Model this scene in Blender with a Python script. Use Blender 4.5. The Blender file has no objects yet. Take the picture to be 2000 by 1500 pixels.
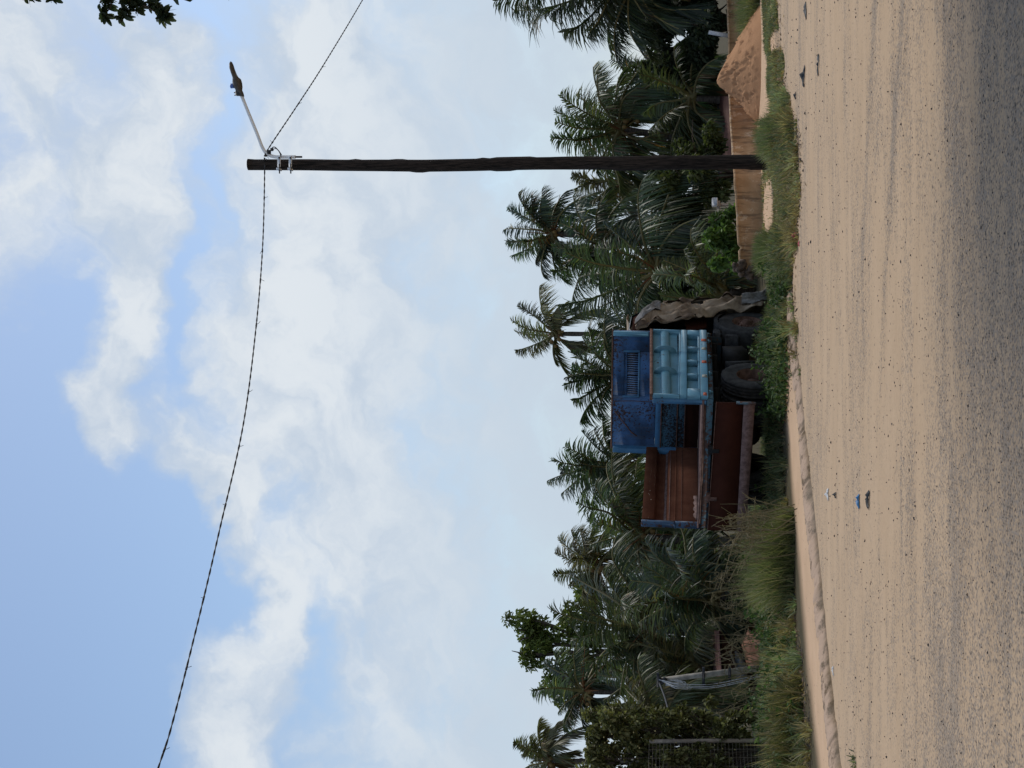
import bpy, math, random
import numpy as np
from mathutils import Matrix, Vector
R = math.radians
rng = np.random.default_rng(7)
random.seed(7)
sc = bpy.context.scene
COL = sc.collection

# ------------------------------------------------------------------ camera
F_PX, CAM_H, PITCH = 2700.0, 1.65, math.atan(345 / 2700)
CP, SP = math.cos(PITCH), math.sin(PITCH)
EYE = np.array([0, 0, CAM_H])
def ray(u, v):
    dx, dz = (u - 750) / F_PX, (1000 - v) / F_PX
    return np.array([dx, CP - dz * SP, SP + dz * CP])
def W(u, v, Y):
    d = ray(u, v)
    return EYE + d * (Y / d[1])
def G(u, v, z=0.0):
    d = ray(u, v)
    return EYE + d * ((z - CAM_H) / d[2])
def PX(Y):               # pixels per metre at depth Y
    return F_PX / (Y * .992)
cam = bpy.data.cameras.new('camera')
co = bpy.data.objects.new('camera', cam); COL.objects.link(co)
cam.sensor_width = 36; cam.sensor_fit = 'HORIZONTAL'
cam.lens = F_PX / 2000 * 36
cam.clip_start = .1; cam.clip_end = 3000
Fv, Uv, Rv = Vector((0, CP, SP)), Vector((0, -SP, CP)), Vector((1, 0, 0))
m = Matrix.Identity(4)
for i in range(3):
    m[i][0] = -Uv[i]; m[i][1] = Rv[i]; m[i][2] = -Fv[i]; m[i][3] = EYE[i]
co.matrix_world = m                       # the photograph was taken with the phone turned on its side
sc.camera = co

# ------------------------------------------------------------------ materials
class NT:
    def __init__(s, name):
        s.m = bpy.data.materials.new(name); s.m.use_nodes = True
        s.t = s.m.node_tree; s.t.nodes.clear()
        s.out = s.n('ShaderNodeOutputMaterial')
    def n(s, typ, **kw):
        nd = s.t.nodes.new(typ)
        for k, v in kw.items():
            if k.startswith('i_'):
                key = k[2:]
                key = int(key) if key.isdigit() else key.replace('_', ' ')
                s.put(nd.inputs[key], v)
            else: setattr(nd, k, v)
        return nd
    def put(s, sock, v):
        if isinstance(v, bpy.types.NodeSocket): s.t.links.new(v, sock)
        elif isinstance(v, (tuple, list)) and len(v) == 3 and sock.type == 'RGBA': sock.default_value = (*v, 1)
        else: sock.default_value = v
    def coord(s, scale=(1, 1, 1), out='Object', rot=(0, 0, 0)):
        tc = s.n('ShaderNodeTexCoord')
        mp = s.n('ShaderNodeMapping'); s.put(mp.inputs[0], tc.outputs[out])
        mp.inputs['Scale'].default_value = scale; mp.inputs['Rotation'].default_value = rot
        return mp.outputs[0]
    def noise(s, vec, scale, detail=6, rough=.6, dist=0.):
        nd = s.n('ShaderNodeTexNoise'); s.put(nd.inputs['Vector'], vec)
        nd.inputs['Scale'].default_value = scale; nd.inputs['Detail'].default_value = detail
        nd.inputs['Roughness'].default_value = rough; nd.inputs['Distortion'].default_value = dist
        return nd.outputs[0]
    def ramp(s, x, a, b, lo=0., hi=1.):
        nd = s.n('ShaderNodeMapRange'); nd.interpolation_type = 'SMOOTHSTEP'
        s.put(nd.inputs[0], x)
        for i, v in zip((1, 2, 3, 4), (a, b, lo, hi)): nd.inputs[i].default_value = v
        return nd.outputs[0]
    def mix(s, f, a, b):
        nd = s.n('ShaderNodeMix', data_type='RGBA')
        s.put(nd.inputs[0], f); s.put(nd.inputs[6], a); s.put(nd.inputs[7], b)
        return nd.outputs[2]
    def math(s, op, a, b=0., c=None, clamp=False):
        nd = s.n('ShaderNodeMath', operation=op); nd.use_clamp = clamp
        s.put(nd.inputs[0], a); s.put(nd.inputs[1], b)
        if c is not None: s.put(nd.inputs[2], c)
        return nd.outputs[0]
    def attr(s, name='tint'):
        return s.n('ShaderNodeAttribute', attribute_name=name)
    def bump(s, h, strength=.3, dist=.02):
        nd = s.n('ShaderNodeBump'); s.put(nd.inputs['Height'], h)
        nd.inputs['Strength'].default_value = strength; nd.inputs['Distance'].default_value = dist
        return nd.outputs[0]
    def pbr(s, col, rough=.8, normal=None, metal=0., spec=.5):
        b = s.n('ShaderNodeBsdfPrincipled')
        s.put(b.inputs['Base Color'], col); s.put(b.inputs['Roughness'], rough); s.put(b.inputs['Metallic'], metal)
        b.inputs['Specular IOR Level'].default_value = spec
        if normal is not None: s.put(b.inputs['Normal'], normal)
        return b.outputs[0]
    def done(s, sh):
        s.t.links.new(sh, s.out.inputs[0]); return s.m

def mat_paint(name, col, rust=(.06, .026, .016), amount=.5, scale=9., rough=.5, fade=(1.15, .8), dirt=.35, rust2=None):
    s = NT(name); c = s.coord()
    big = s.noise(c, 2.2, 5, .6)
    base = s.mix(s.ramp(big, .35, .65), tuple(x * fade[1] for x in col), tuple(x * fade[0] for x in col))
    ds = s.noise(s.coord((6, 6, .7)), 3, 4, .6)
    base = s.mix(s.ramp(ds, .5, .75, 0, dirt), base, (.11, .1, .085))
    chip = s.noise(c, scale, 8, .72)
    broad = s.noise(c, 1.3, 3, .5)
    mk = s.math('ADD', chip, s.math('MULTIPLY', s.math('SUBTRACT', broad, .5), .55))
    e = .78 - amount * .4
    mask = s.ramp(mk, e, e + .03)
    rn = s.noise(c, 30, 4, .7)
    rc = s.mix(rn, tuple(x * .45 for x in rust), tuple(x * 1.5 for x in (rust2 or rust)))
    colr = s.mix(mask, base, rc)
    rg = s.math('ADD', s.math('MULTIPLY', mask, .35), rough)
    h = s.math('ADD', s.math('MULTIPLY', mask, -.6), s.math('MULTIPLY', rn, .3))
    return s.done(s.pbr(colr, rg, s.bump(h, .35, .006), spec=.35))

def mat_noise(name, a, b, scale=8., rough=.85, det=6, bump=.3, stretch=(1, 1, 1), dist=.01, spec=.3, lo=.35, hi=.65):
    s = NT(name); c = s.coord(stretch)
    f = s.noise(c, scale, det, .65)
    return s.done(s.pbr(s.mix(s.ramp(f, lo, hi), a, b), rough, s.bump(f, bump, dist), spec=spec))

def mat_leaf(name, gloss=.5, transl=.25, spec=.4, tcol=(1.2, 1.35, .8)):
    s = NT(name); a = s.attr().outputs['Color']
    p = s.pbr(a, gloss, spec=spec)
    tr = s.n('ShaderNodeBsdfTranslucent')
    mm = s.n('ShaderNodeMix', data_type='RGBA', blend_type='MULTIPLY'); mm.inputs[0].default_value = 1
    s.put(mm.inputs[6], a); s.put(mm.inputs[7], (*tcol, 1)); s.put(tr.inputs[0], mm.outputs[2])
    mx = s.n('ShaderNodeMixShader'); mx.inputs[0].default_value = transl
    s.put(mx.inputs[1], p); s.put(mx.inputs[2], tr.outputs[0])
    return s.done(mx.outputs[0])

M = {}
M['palm'] = mat_leaf('palm_leaf', .45, .33, .4)
M['leaf'] = mat_leaf('broad_leaf', .6, .36, .22)
M['grass'] = mat_leaf('grass_blade', .6, .3, .25)
M['trunk'] = mat_noise('palm_bark', (.05, .042, .034), (.15, .13, .11), 6, .95, stretch=(1, 1, 4))
M['bark'] = mat_noise('bark', (.05, .038, .028), (.13, .105, .085), 10, .95, stretch=(2, 2, .5))
M['timber'] = mat_noise('creosoted_timber', (.008, .007, .006), (.045, .034, .028), 7, .75, stretch=(6, 6, .5), bump=.6, spec=.12)
M['white_pipe'] = mat_noise('white_painted_steel', (.74, .77, .79), (.82, .84, .85), 12, .4, bump=.05)
M['galv'] = mat_noise('galvanised_steel', (.42, .43, .44), (.6, .6, .6), 20, .5, bump=.05)
M['lamp_body'] = mat_noise('lamp_casting', (.055, .05, .045), (.09, .083, .075), 15, .5, bump=.05)
M['blue_cell'] = mat_noise('blue_plastic', (.05, .1, .3), (.07, .14, .38), 10, .35, bump=.02)
M['cable'] = mat_noise('cable_sheath', (.012, .012, .014), (.05, .05, .052), 14, .6, bump=.1)
M['dark_blue'] = mat_paint('dark_blue_paint', (.03, .08, .175), amount=.62, scale=21, fade=(1.7, .6), rust=(.04, .022, .018), dirt=.45)
M['mid_blue'] = mat_paint('mid_blue_paint', (.038, .13, .24), amount=.42, scale=15, dirt=.3)
M['light_blue'] = mat_paint('light_blue_paint', (.095, .25, .345), amount=.33, scale=16, fade=(1.1, .88), dirt=.3)
M['speckled'] = mat_paint('flaking_blue_paint', (.05, .12, .17), amount=.72, scale=26, rust=(.022, .013, .012), dirt=.2)
M['rust_blue'] = mat_paint('rusting_blue_rail', (.035, .09, .125), amount=.8, scale=12, rust=(.055, .026, .018))
M['rust'] = mat_noise('rusted_plate', (.095, .034, .019), (.15, .06, .034), 4, .95, bump=.2, dist=.004, det=8, lo=.25, hi=.75, spec=.08)
M['rust_dark'] = mat_noise('dark_rusted_plate', (.032, .0105, .007), (.05, .017, .011), 3, .95, bump=.2, dist=.004, det=8, lo=.25, hi=.75, spec=.08)
M['rust_pink'] = mat_noise('dusty_rusted_steel', (.1, .062, .055), (.2, .13, .115), 12, .9, bump=.3, dist=.004)
M['rust_edge'] = mat_noise('rusted_edge', (.07, .035, .025), (.15, .085, .065), 14, .9, bump=.3, dist=.004)
M['chassis'] = mat_noise('oily_black_steel', (.004, .004, .004), (.011, .010, .009), 8, .7, bump=.2)
M['rubber'] = mat_noise('tyre_rubber', (.016, .016, .016), (.045, .044, .043), 7, .85, bump=.15, dist=.004)
M['rim'] = mat_noise('rusty_wheel_rim', (.07, .035, .024), (.16, .09, .065), 9, .85, bump=.3)
M['grey_plastic'] = mat_noise('weathered_grey_mudguard', (.02, .02, .021), (.05, .05, .05), 8, .85, bump=.2)
M['glass'] = mat_noise('dark_glass', (.01, .012, .014), (.02, .023, .026), 3, .15, bump=0.)
M['orange'] = mat_noise('orange_marking', (.38, .07, .035), (.3, .09, .05), 25, .7, bump=.05)
M['pale_mark'] = mat_noise('faded_marking', (.3, .27, .2), (.2, .25, .26), 25, .8, bump=.05)
M['concrete'] = mat_noise('weathered_concrete', (.2, .17, .14), (.36, .3, .24), 7, .95, bump=.4)
M['old_blue'] = mat_paint('dull_blue_post', (.035, .085, .16), amount=.6, scale=12, dirt=.4)
M['cab_shaded'] = mat_paint('shade_darkened_blue_paint', (.012, .03, .042), amount=.45, scale=14, dirt=.5)  # cab blue darkened in colour to stand in for shade behind the grille
M['seat'] = mat_noise('seat_cloth', (.05, .02, .015), (.09, .035, .025), 8, .9)
M['white'] = mat_noise('white_rag', (.5, .5, .5), (.68, .68, .66), 9, .7, bump=.1)
M['red_litter'] = mat_noise('red_wrapper', (.4, .02, .05), (.55, .06, .1), 9, .5, bump=.1)
M['blue_litter'] = mat_noise('blue_wrapper', (.03, .14, .32), (.06, .22, .42), 9, .5, bump=.1)
M['black_litter'] = mat_noise('black_scrap', (.015, .018, .02), (.04, .045, .05), 9, .6, bump=.1)
M['roof'] = mat_noise('red_roof_sheet', (.075, .03, .022), (.13, .055, .04), 5, .8, stretch=(1, 1, 1))
M['brown_house'] = mat_noise('ochre_render', (.22, .11, .06), (.3, .17, .1), 3, .95)
M['red_shed'] = mat_noise('brown_shed_boards', (.09, .045, .03), (.14, .07, .05), 5, .9)
M['grey_sheet'] = mat_noise('grey_tin_sheet', (.16, .18, .2), (.3, .32, .34), 6, .7)
M['red_soil'] = mat_noise('red_bank', (.2, .085, .045), (.31, .16, .1), 5, .95)
M['stone'] = mat_noise('dark_stone', (.04, .036, .034), (.12, .11, .1), 9, .9)
M['coconut'] = mat_noise('coconut_husk', (.16, .09, .035), (.22, .15, .05), 6, .7)
M['fibre'] = mat_noise('palm_fibre', (.16, .06, .022), (.24, .12, .05), 9, .9)

# tarp
s = NT('dirty_canvas'); c = s.coord()
a = s.noise(c, 1.6, 6, .65, .6); b = s.noise(c, 6, 6, .7); st = s.noise(s.coord((1, 7, .7)), 3, 4, .6)
colr = s.mix(s.ramp(a, .35, .65), (.15, .108, .075), (.36, .29, .215))
colr = s.mix(s.ramp(b, .5, .72, 0, .6), colr, (.05, .04, .032))
colr = s.mix(s.ramp(st, .55, .75, 0, .5), colr, (.24, .225, .2))
M['tarp'] = s.done(s.pbr(colr, .95, s.bump(s.math('ADD', a, b), .5, .03), spec=.1))
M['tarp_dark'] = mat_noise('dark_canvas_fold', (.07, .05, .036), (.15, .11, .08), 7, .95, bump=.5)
M['tarp_patch'] = mat_noise('grey_canvas_patch', (.13, .125, .12), (.25, .24, .23), 9, .95, bump=.4)

# boundary wall: tan render with pale scabs and dark streaks
s = NT('stained_wall_render'); c = s.coord()
a = s.noise(c, 2.5, 6, .65); b = s.noise(c, 3.2, 8, .75); st = s.noise(s.coord((4, 1, .5)), 3, 5, .65)
colr = s.mix(s.ramp(a, .3, .7), (.33, .205, .11), (.47, .32, .19))
colr = s.mix(s.ramp(b, .54, .6, 0, .7), colr, (.66, .55, .42))
colr = s.mix(s.ramp(st, .5, .63, 0, .7), colr, (.12, .085, .06))
M['wall'] = s.done(s.pbr(colr, .95, s.bump(b, .4, .02), spec=.1))

# sand heap
s = NT('heap_sand'); c = s.coord()
a = s.noise(c, 2.2, 5, .6); b = s.noise(c, 40, 4, .7)
colr = s.mix(b, (.36, .19, .095), (.47, .26, .14))
M['heap'] = s.done(s.pbr(colr, .97, s.bump(s.math('ADD', a, s.math('MULTIPLY', b, .3)), .5, .04), spec=.1))

# ------------------------------------------------------------------ mesh building
class MB:
    def __init__(s): s.v, s.f, s.c, s.n = [], [], [], 0
    def add(s, verts, faces, col=None):
        verts = np.asarray(verts, float).reshape(-1, 3)
        s.v.append(verts)
        s.f += [tuple(i + s.n for i in f) for f in faces]
        if col is not None:
            col = np.asarray(col, float)
            if col.ndim == 1: col = np.repeat(col[None], len(verts), 0)
            s.c.append(col)
        s.n += len(verts); return s
    def box(s, lo, hi, bev=.008):
        x0, y0, z0 = lo; x1, y1, z1 = hi
        b = min(bev, (x1 - x0) * .3, (y1 - y0) * .3, (z1 - z0) * .3)
        V, idx = [], {}
        for ix, X in enumerate((x0, x1)):
            for iy, Y in enumerate((y0, y1)):
                for iz, Z in enumerate((z0, z1)):
                    sx, sy, sz = (1 if ix == 0 else -1), (1 if iy == 0 else -1), (1 if iz == 0 else -1)
                    for ax in range(3):
                        p = [X + sx * b, Y + sy * b, Z + sz * b]; p[ax] = (X, Y, Z)[ax]
                        idx[(ix, iy, iz, ax)] = len(V); V.append(p)
        Fc = []
        g = lambda a, i, j, k: idx[(i, j, k, a)]
        for k in (0, 1):
            Fc.append([g(0, k, 0, 0), g(0, k, 1, 0), g(0, k, 1, 1), g(0, k, 0, 1)])
            Fc.append([g(1, 0, k, 0), g(1, 1, k, 0), g(1, 1, k, 1), g(1, 0, k, 1)])
            Fc.append([g(2, 0, 0, k), g(2, 1, 0, k), g(2, 1, 1, k), g(2, 0, 1, k)])
        for i in (0, 1):
            for j in (0, 1):
                Fc.append([g(0, i, j, 0), g(0, i, j, 1), g(1, i, j, 1), g(1, i, j, 0)])
                Fc.append([g(0, i, 0, j), g(0, i, 1, j), g(2, i, 1, j), g(2, i, 0, j)])
                Fc.append([g(1, 0, i, j), g(1, 1, i, j), g(2, 1, i, j), g(2, 0, i, j)])
        for i in (0, 1):
            for j in (0, 1):
                for k in (0, 1): Fc.append([g(0, i, j, k), g(1, i, j, k), g(2, i, j, k)])
        return s.add(V, Fc)
    def grid(s, P, col=None, closed=False):
        P = np.asarray(P, float); a, b = P.shape[:2]; F = []
        for i in range(a - 1):
            for j in range(b - 1 + (1 if closed else 0)):
                k = (j + 1) % b
                F.append((i * b + j, i * b + k, (i + 1) * b + k, (i + 1) * b + j))
        return s.add(P.reshape(-1, 3), F, None if col is None else np.asarray(col).reshape(-1, np.asarray(col).shape[-1]))
    def tube(s, pts, r, seg=8, cap=True, col=None):
        pts = np.asarray(pts, float); n = len(pts)
        r = np.broadcast_to(np.asarray(r, float), (n,))
        T = np.gradient(pts, axis=0); T /= np.linalg.norm(T, axis=1)[:, None] + 1e-9
        ref = np.array([0, 0, 1.]) if abs(T[0][2]) < .9 else np.array([1., 0, 0])
        A = np.cross(T, ref); A /= np.linalg.norm(A, axis=1)[:, None] + 1e-9
        B = np.cross(T, A)
        th = np.linspace(0, 2 * np.pi, seg, endpoint=False)
        P = pts[:, None] + r[:, None, None] * (np.cos(th)[None, :, None] * A[:, None] + np.sin(th)[None, :, None] * B[:, None])
        n0 = s.n
        s.grid(P, closed=True, col=None if col is None else np.broadcast_to(np.asarray(col, float), (n, seg, len(col))))
        if cap:
            s.f.append(tuple(n0 + i for i in range(seg))[::-1]); s.f.append(tuple(n0 + (n - 1) * seg + i for i in range(seg)))
        return s
    def prism(s, poly, axis, a, b):          # polygon in the two other axes, extruded along axis
        n = len(poly); V = []
        for t in (a, b):
            for p in poly:
                q = list(p); q.insert(axis, t); V.append(q)
        F = [tuple(range(n))[::-1], tuple(range(n, 2 * n))]
        for i in range(n): F.append((i, (i + 1) % n, n + (i + 1) % n, n + i))
        return s.add(V, F)
    def ball(s, c, r, col=None, seg=8, rough=0.):
        r = np.broadcast_to(np.asarray(r, float), (3,)); P = []
        for i in range(seg // 2 + 1):
            ph = np.pi * i / (seg // 2)
            row = []
            for j in range(seg):
                t = 2 * np.pi * j / seg; k = 1 + (random.uniform(-rough, rough) if rough and 0 < i < seg // 2 else 0)
                row.append([c[0] + r[0] * k * math.sin(ph) * math.cos(t), c[1] + r[1] * k * math.sin(ph) * math.sin(t), c[2] + r[2] * k * math.cos(ph)])
            P.append(row)
        return s.grid(P, closed=True, col=None if col is None else np.broadcast_to(np.asarray(col, float), (len(P), seg, len(col))))
    def build(s, name, mat, parent=None, smooth=False, origin=None, matrix=None):
        V = np.concatenate(s.v) if s.v else np.zeros((0, 3))
        if origin is not None: V = V - np.asarray(origin)
        me = bpy.data.meshes.new(name)
        lens = np.fromiter((len(f) for f in s.f), np.int32, len(s.f))
        flat = np.fromiter((i for f in s.f for i in f), np.int32, int(lens.sum()))
        me.vertices.add(len(V)); me.vertices.foreach_set('co', V.astype(np.float32).ravel())
        me.loops.add(len(flat)); me.loops.foreach_set('vertex_index', flat)
        me.polygons.add(len(lens))
        me.polygons.foreach_set('loop_start', np.concatenate([[0], np.cumsum(lens)[:-1]]).astype(np.int32))
        me.polygons.foreach_set('loop_total', lens)
        if s.c:
            C = np.concatenate(s.c)
            if C.shape[1] == 3: C = np.hstack([C, np.ones((len(C), 1))])
            at = me.attributes.new('tint', 'FLOAT_COLOR', 'POINT'); at.data.foreach_set('color', C.astype(np.float32).ravel())
        me.update(calc_edges=True); me.validate()
        if smooth: me.polygons.foreach_set('use_smooth', np.ones(len(me.polygons), bool))
        me.materials.append(M[mat] if isinstance(mat, str) else mat)
        o = bpy.data.objects.new(name, me); COL.objects.link(o)
        if origin is not None: o.location = Vector(np.asarray(origin, float))
        if matrix is not None: o.matrix_world = matrix
        if parent is not None: o.parent = parent
        return o

class Strips:                                # many small ribbons at once (leaflets, blades)
    def __init__(s): s.P, s.C = [], []
    def add(s, P, C): s.P.append(P); s.C.append(C)       # P: (n, k, 2, 3), C: (n, 3)
    def into(s, mb):
        for P, C in zip(s.P, s.C):
            n, k = P.shape[:2]
            V = P.reshape(-1, 3)
            base = (np.arange(n) * k * 2)[:, None, None] + (np.arange(k - 1) * 2)[None, :, None] + np.array([0, 1, 3, 2])[None, None]
            mb.v.append(V); mb.f += [tuple(x) for x in (base.reshape(-1, 4) + mb.n).tolist()]
            mb.c.append(np.hstack([np.repeat(C, k * 2, 0), np.ones((len(V), 1))])); mb.n += len(V)

def empty(name, loc=(0, 0, 0), rz=0.):
    o = bpy.data.objects.new(name, None); COL.objects.link(o)
    o.location = Vector(np.asarray(loc, float)); o.rotation_euler.z = rz; o.empty_display_size = .2
    return o
def tag(o, label=None, cat=None, group=None, kind=None):
    if label: o['label'] = label
    if cat: o['category'] = cat
    if group: o['group'] = group
    if kind: o['kind'] = kind
    return o
def smooth(a, b, x):
    t = np.clip((np.asarray(x, float) - a) / (b - a), 0, 1); return t * t * (3 - 2 * t)
def vnoise(x, y, f, seed=0):                 # cheap smooth value noise
    x, y = np.asarray(x, float) * f, np.asarray(y, float) * f
    xi, yi = np.floor(x), np.floor(y); fx, fy = x - xi, y - yi
    fx, fy = fx * fx * (3 - 2 * fx), fy * fy * (3 - 2 * fy)
    h = lambda a, b: np.modf(np.abs(np.sin(a * 127.1 + b * 311.7 + seed * 74.7) * 43758.5453))[0]
    return (h(xi, yi) * (1 - fx) + h(xi + 1, yi) * fx) * (1 - fy) + (h(xi, yi + 1) * (1 - fx) + h(xi + 1, yi + 1) * fx) * fy
def catmull(pts, n):
    pts = np.asarray(pts, float); k = len(pts); t = np.linspace(0, k - 1, n); out = []
    for x in t:
        i = min(int(x), k - 2); f = x - i
        p0, p1, p2, p3 = pts[max(i - 1, 0)], pts[i], pts[i + 1], pts[min(i + 2, k - 1)]
        out.append(.5 * (2 * p1 + (p2 - p0) * f + (2 * p0 - 5 * p1 + 4 * p2 - p3) * f * f + (3 * p1 - p0 - 3 * p2 + p3) * f ** 3))
    return np.array(out)

# ------------------------------------------------------------------ sky and sun
SUN_EL, SUN_AZ = R(56), R(40)               # azimuth measured from +Y towards +X
w = bpy.data.worlds.new('World'); sc.world = w; w.use_nodes = True
t = w.node_tree; t.nodes.clear()
class WT(NT):
    def __init__(s, tree): s.t = tree
q = WT(t)
sky = q.n('ShaderNodeTexSky', sky_type='NISHITA'); sky.sun_disc = False
sky.sun_elevation = SUN_EL; sky.sun_rotation = SUN_AZ; sky.air_density = 1.0; sky.dust_density = 1.2; sky.ozone_density = 1.5
geo = q.n('ShaderNodeTexCoord')
sep = q.n('ShaderNodeSeparateXYZ'); q.put(sep.inputs[0], geo.outputs['Generated'])
az = q.math('ARCTAN2', sep.outputs[0], sep.outputs[1]); el = q.math('ARCSINE', sep.outputs[2])
ae = q.n('ShaderNodeCombineXYZ'); q.put(ae.inputs[0], az); q.put(ae.inputs[1], el)
AE = ae.outputs[0]
def mapped(vec, loc=(0, 0, 0), rot=0., scale=(1, 1, 1), typ='TEXTURE'):
    mp = q.n('ShaderNodeMapping', vector_type=typ); q.put(mp.inputs[0], vec)
    mp.inputs['Location'].default_value = loc; mp.inputs['Rotation'].default_value = (0, 0, rot); mp.inputs['Scale'].default_value = scale
    return mp.outputs[0]
wn = q.n('ShaderNodeTexNoise'); q.put(wn.inputs['Vector'], AE); wn.inputs['Scale'].default_value = 11; wn.inputs['Detail'].default_value = 5; wn.inputs['Roughness'].default_value = .55
off = q.n('ShaderNodeVectorMath', operation='SUBTRACT'); q.put(off.inputs[0], wn.outputs['Color']); off.inputs[1].default_value = (.5, .5, .5)
scl = q.n('ShaderNodeVectorMath', operation='SCALE'); q.put(scl.inputs[0], off.outputs[0]); scl.inputs['Scale'].default_value = .13
wv = q.n('ShaderNodeVectorMath', operation='ADD'); q.put(wv.inputs[0], AE); q.put(wv.inputs[1], scl.outputs[0])
WV = wv.outputs[0]
fb = q.noise(mapped(WV, scale=(1.15, .75, 1)), 9., 9, .56)
fb2 = q.noise(mapped(WV, rot=R(25), scale=(1.25, .8, 1), loc=(3.3, 1.7, 0)), 17., 7, .56)
dens = q.math('ADD', q.math('MULTIPLY', q.math('SUBTRACT', fb, .5), 2.2), q.math('MULTIPLY', q.math('SUBTRACT', fb2, .5), 1.0))
#        u     v    half-width half-height rot(deg) weight   (cloud banks > 0, blue gaps < 0)
CLOUDS = [(1330, 60, 330, 190, 0, .75), (1060, 235, 260, 80, 6, .85), (1290, 280, 220, 80, 0, .8), (800, 240, 240, 85, -4, .95), (620, 215, 130, 60, -10, .65),
          (60, 445, 180, 95, 22, .8), (360, 510, 120, 50, -15, .55), (880, 500, 330, 90, 10, .55), (700, 640, 300, 130, 10, .95), (560, 425, 130, 60, -40, .5),
          (1180, 640, 380, 130, -5, .8), (1430, 560, 160, 100, 0, .45), (1160, 480, 70, 60, 0, .2), (640, 370, 90, 60, -20, .8), (520, 430, 100, 60, 25, .7), (300, 530, 110, 34, -25, .25), (880, 300, 120, 40, 0, .3),
          (280, 170, 400, 200, 0, -1.05), (960, 372, 240, 28, 4, -.6), (1200, 405, 200, 34, 0, -.42), (520, 60, 280, 110, 0, -.7), (850, 90, 190, 70, 0, -.45),
          (400, 400, 160, 70, 20, -.6), (210, 580, 190, 50, 12, -.55), (1470, 330, 70, 60, 0, -.3)]
for (u, v, sx, sy, ro, wt) in CLOUDS:
    d = ray(u, v); d = d / np.linalg.norm(d)
    a_, e_ = math.atan2(d[0], d[1]), math.asin(d[2])
    ln = q.n('ShaderNodeVectorMath', operation='LENGTH')
    q.put(ln.inputs[0], mapped(WV, (a_, e_, 0), R(ro), (sx / F_PX * 1.15, sy / F_PX * 1.15, 1)))
    dens = q.math('MULTIPLY_ADD', q.ramp(ln.outputs['Value'], 1.25, .1), wt, dens)
low = q.ramp(el, .40, .16)                   # thin veil of cloud thickens towards the horizon
dens = q.math('MULTIPLY_ADD', low, .75, dens)
mask = q.ramp(dens, -.42, .95)
core = q.ramp(q.math('ADD', fb2, q.math('MULTIPLY', dens, .2)), .46, .9)
STR = .1
cw = q.mix(core, (.54 / STR, .625 / STR, .735 / STR), (.76 / STR, .805 / STR, .845 / STR))
cw = q.mix(q.ramp(el, .30, .08), cw, (.56 / STR, .65 / STR, .75 / STR))
blue = q.n('ShaderNodeMix', data_type='RGBA', blend_type='MULTIPLY'); blue.inputs[0].default_value = 1
q.put(blue.inputs[6], sky.outputs[0]); q.put(blue.inputs[7], (1.36, 1.40, 1.385, 1))
skyc = q.mix(q.math('MULTIPLY', mask, .95), blue.outputs[2], cw)
bg = q.n('ShaderNodeBackground'); q.put(bg.inputs[0], skyc); bg.inputs[1].default_value = STR
ow = q.n('ShaderNodeOutputWorld'); t.links.new(bg.outputs[0], ow.inputs[0])
sun = bpy.data.lights.new('sun', 'SUN'); sun.energy = 2.0; sun.angle = R(12); sun.color = (1, .95, .88)
so = bpy.data.objects.new('sun', sun); COL.objects.link(so)
sd = Vector((math.sin(SUN_AZ) * math.cos(SUN_EL), math.cos(SUN_AZ) * math.cos(SUN_EL), math.sin(SUN_EL)))
so.rotation_euler = sd.to_track_quat('Z', 'Y').to_euler()
sc.view_settings.view_transform = 'Standard'; sc.view_settings.look = 'None'
sc.view_settings.exposure = 0; sc.view_settings.gamma = 1
sc.cycles.max_bounces = 6; sc.cycles.transparent_max_bounces = 8

# ------------------------------------------------------------------ ground
EDGE = [G(u, v) for u, v in ((-260, 1672), (20, 1636), (200, 1617), (380, 1600), (500, 1587), (620, 1575), (800, 1555), (955, 1543), (1130, 1549), (1230, 1547),
                             (1290, 1533), (1400, 1525), (1500, 1513), (1700, 1495))]
EX, EY = np.array([p[0] for p in EDGE]), np.array([p[1] for p in EDGE])
def edge_y(x): return np.interp(x, EX, EY)
def gz(x, y):
    x, y = np.asarray(x, float), np.asarray(y, float)
    d = (y - edge_y(x)) * .72
    z = .085 * smooth(-.03, .05, d) + .05 * smooth(1, 7, d)
    z = z + .03 * (vnoise(x, y, .9, 1) - .5) * smooth(.2, 1, d) + .012 * (vnoise(x, y, 3.1, 2) - .5)
    z = z + .02 * (vnoise(x, y, .25, 5) - .5)
    return z - 2.2 * smooth(36, 48, y)
xs = np.unique(np.concatenate([np.linspace(-600, -14, 14), np.linspace(-14, 16, 260), np.linspace(16, 600, 14)]))
ws = np.unique(np.concatenate([np.linspace(-60, -24, 6), np.linspace(-24, -1, 90), np.linspace(-1, 1, 60), np.linspace(1, 16, 60), np.linspace(16, 40, 20), np.geomspace(40, 1500, 14)]))
Xg, Wg = np.meshgrid(xs, ws)
Yg = edge_y(Xg) + Wg
gm = MB()
P = np.stack([Xg, Yg, gz(Xg, Yg)], -1)
colg = np.stack([(Wg * .72 - .3) / 8 + .5, smooth(14, 34, Yg), Yg / 40], -1)
gm.grid(P, col=np.clip(colg, 0, 1))
s = NT('sandy_road'); tc = s.n('ShaderNodeTexCoord'); O = tc.outputs['Object']
at = s.attr(); sepa = s.n('ShaderNodeSeparateColor'); s.put(sepa.inputs[0], at.outputs['Color'])
sx = s.n('ShaderNodeSeparateXYZ'); s.put(sx.inputs[0], O)
def st(scale, rot=0.):
    mp = s.n('ShaderNodeMapping'); s.put(mp.inputs[0], O); mp.inputs['Scale'].default_value = scale; mp.inputs['Rotation'].default_value = (0, 0, rot); return mp.outputs[0]
verge = s.ramp(sepa.outputs[0], .46, .475)
fine = s.noise(O, 160, 3, .7); mid = s.noise(O, 24, 5, .7)
sand = s.mix(s.noise(st((.35, 1.4, 1)), 1.6, 6, .6), (.42, .293, .18), (.56, .41, .272))
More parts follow.
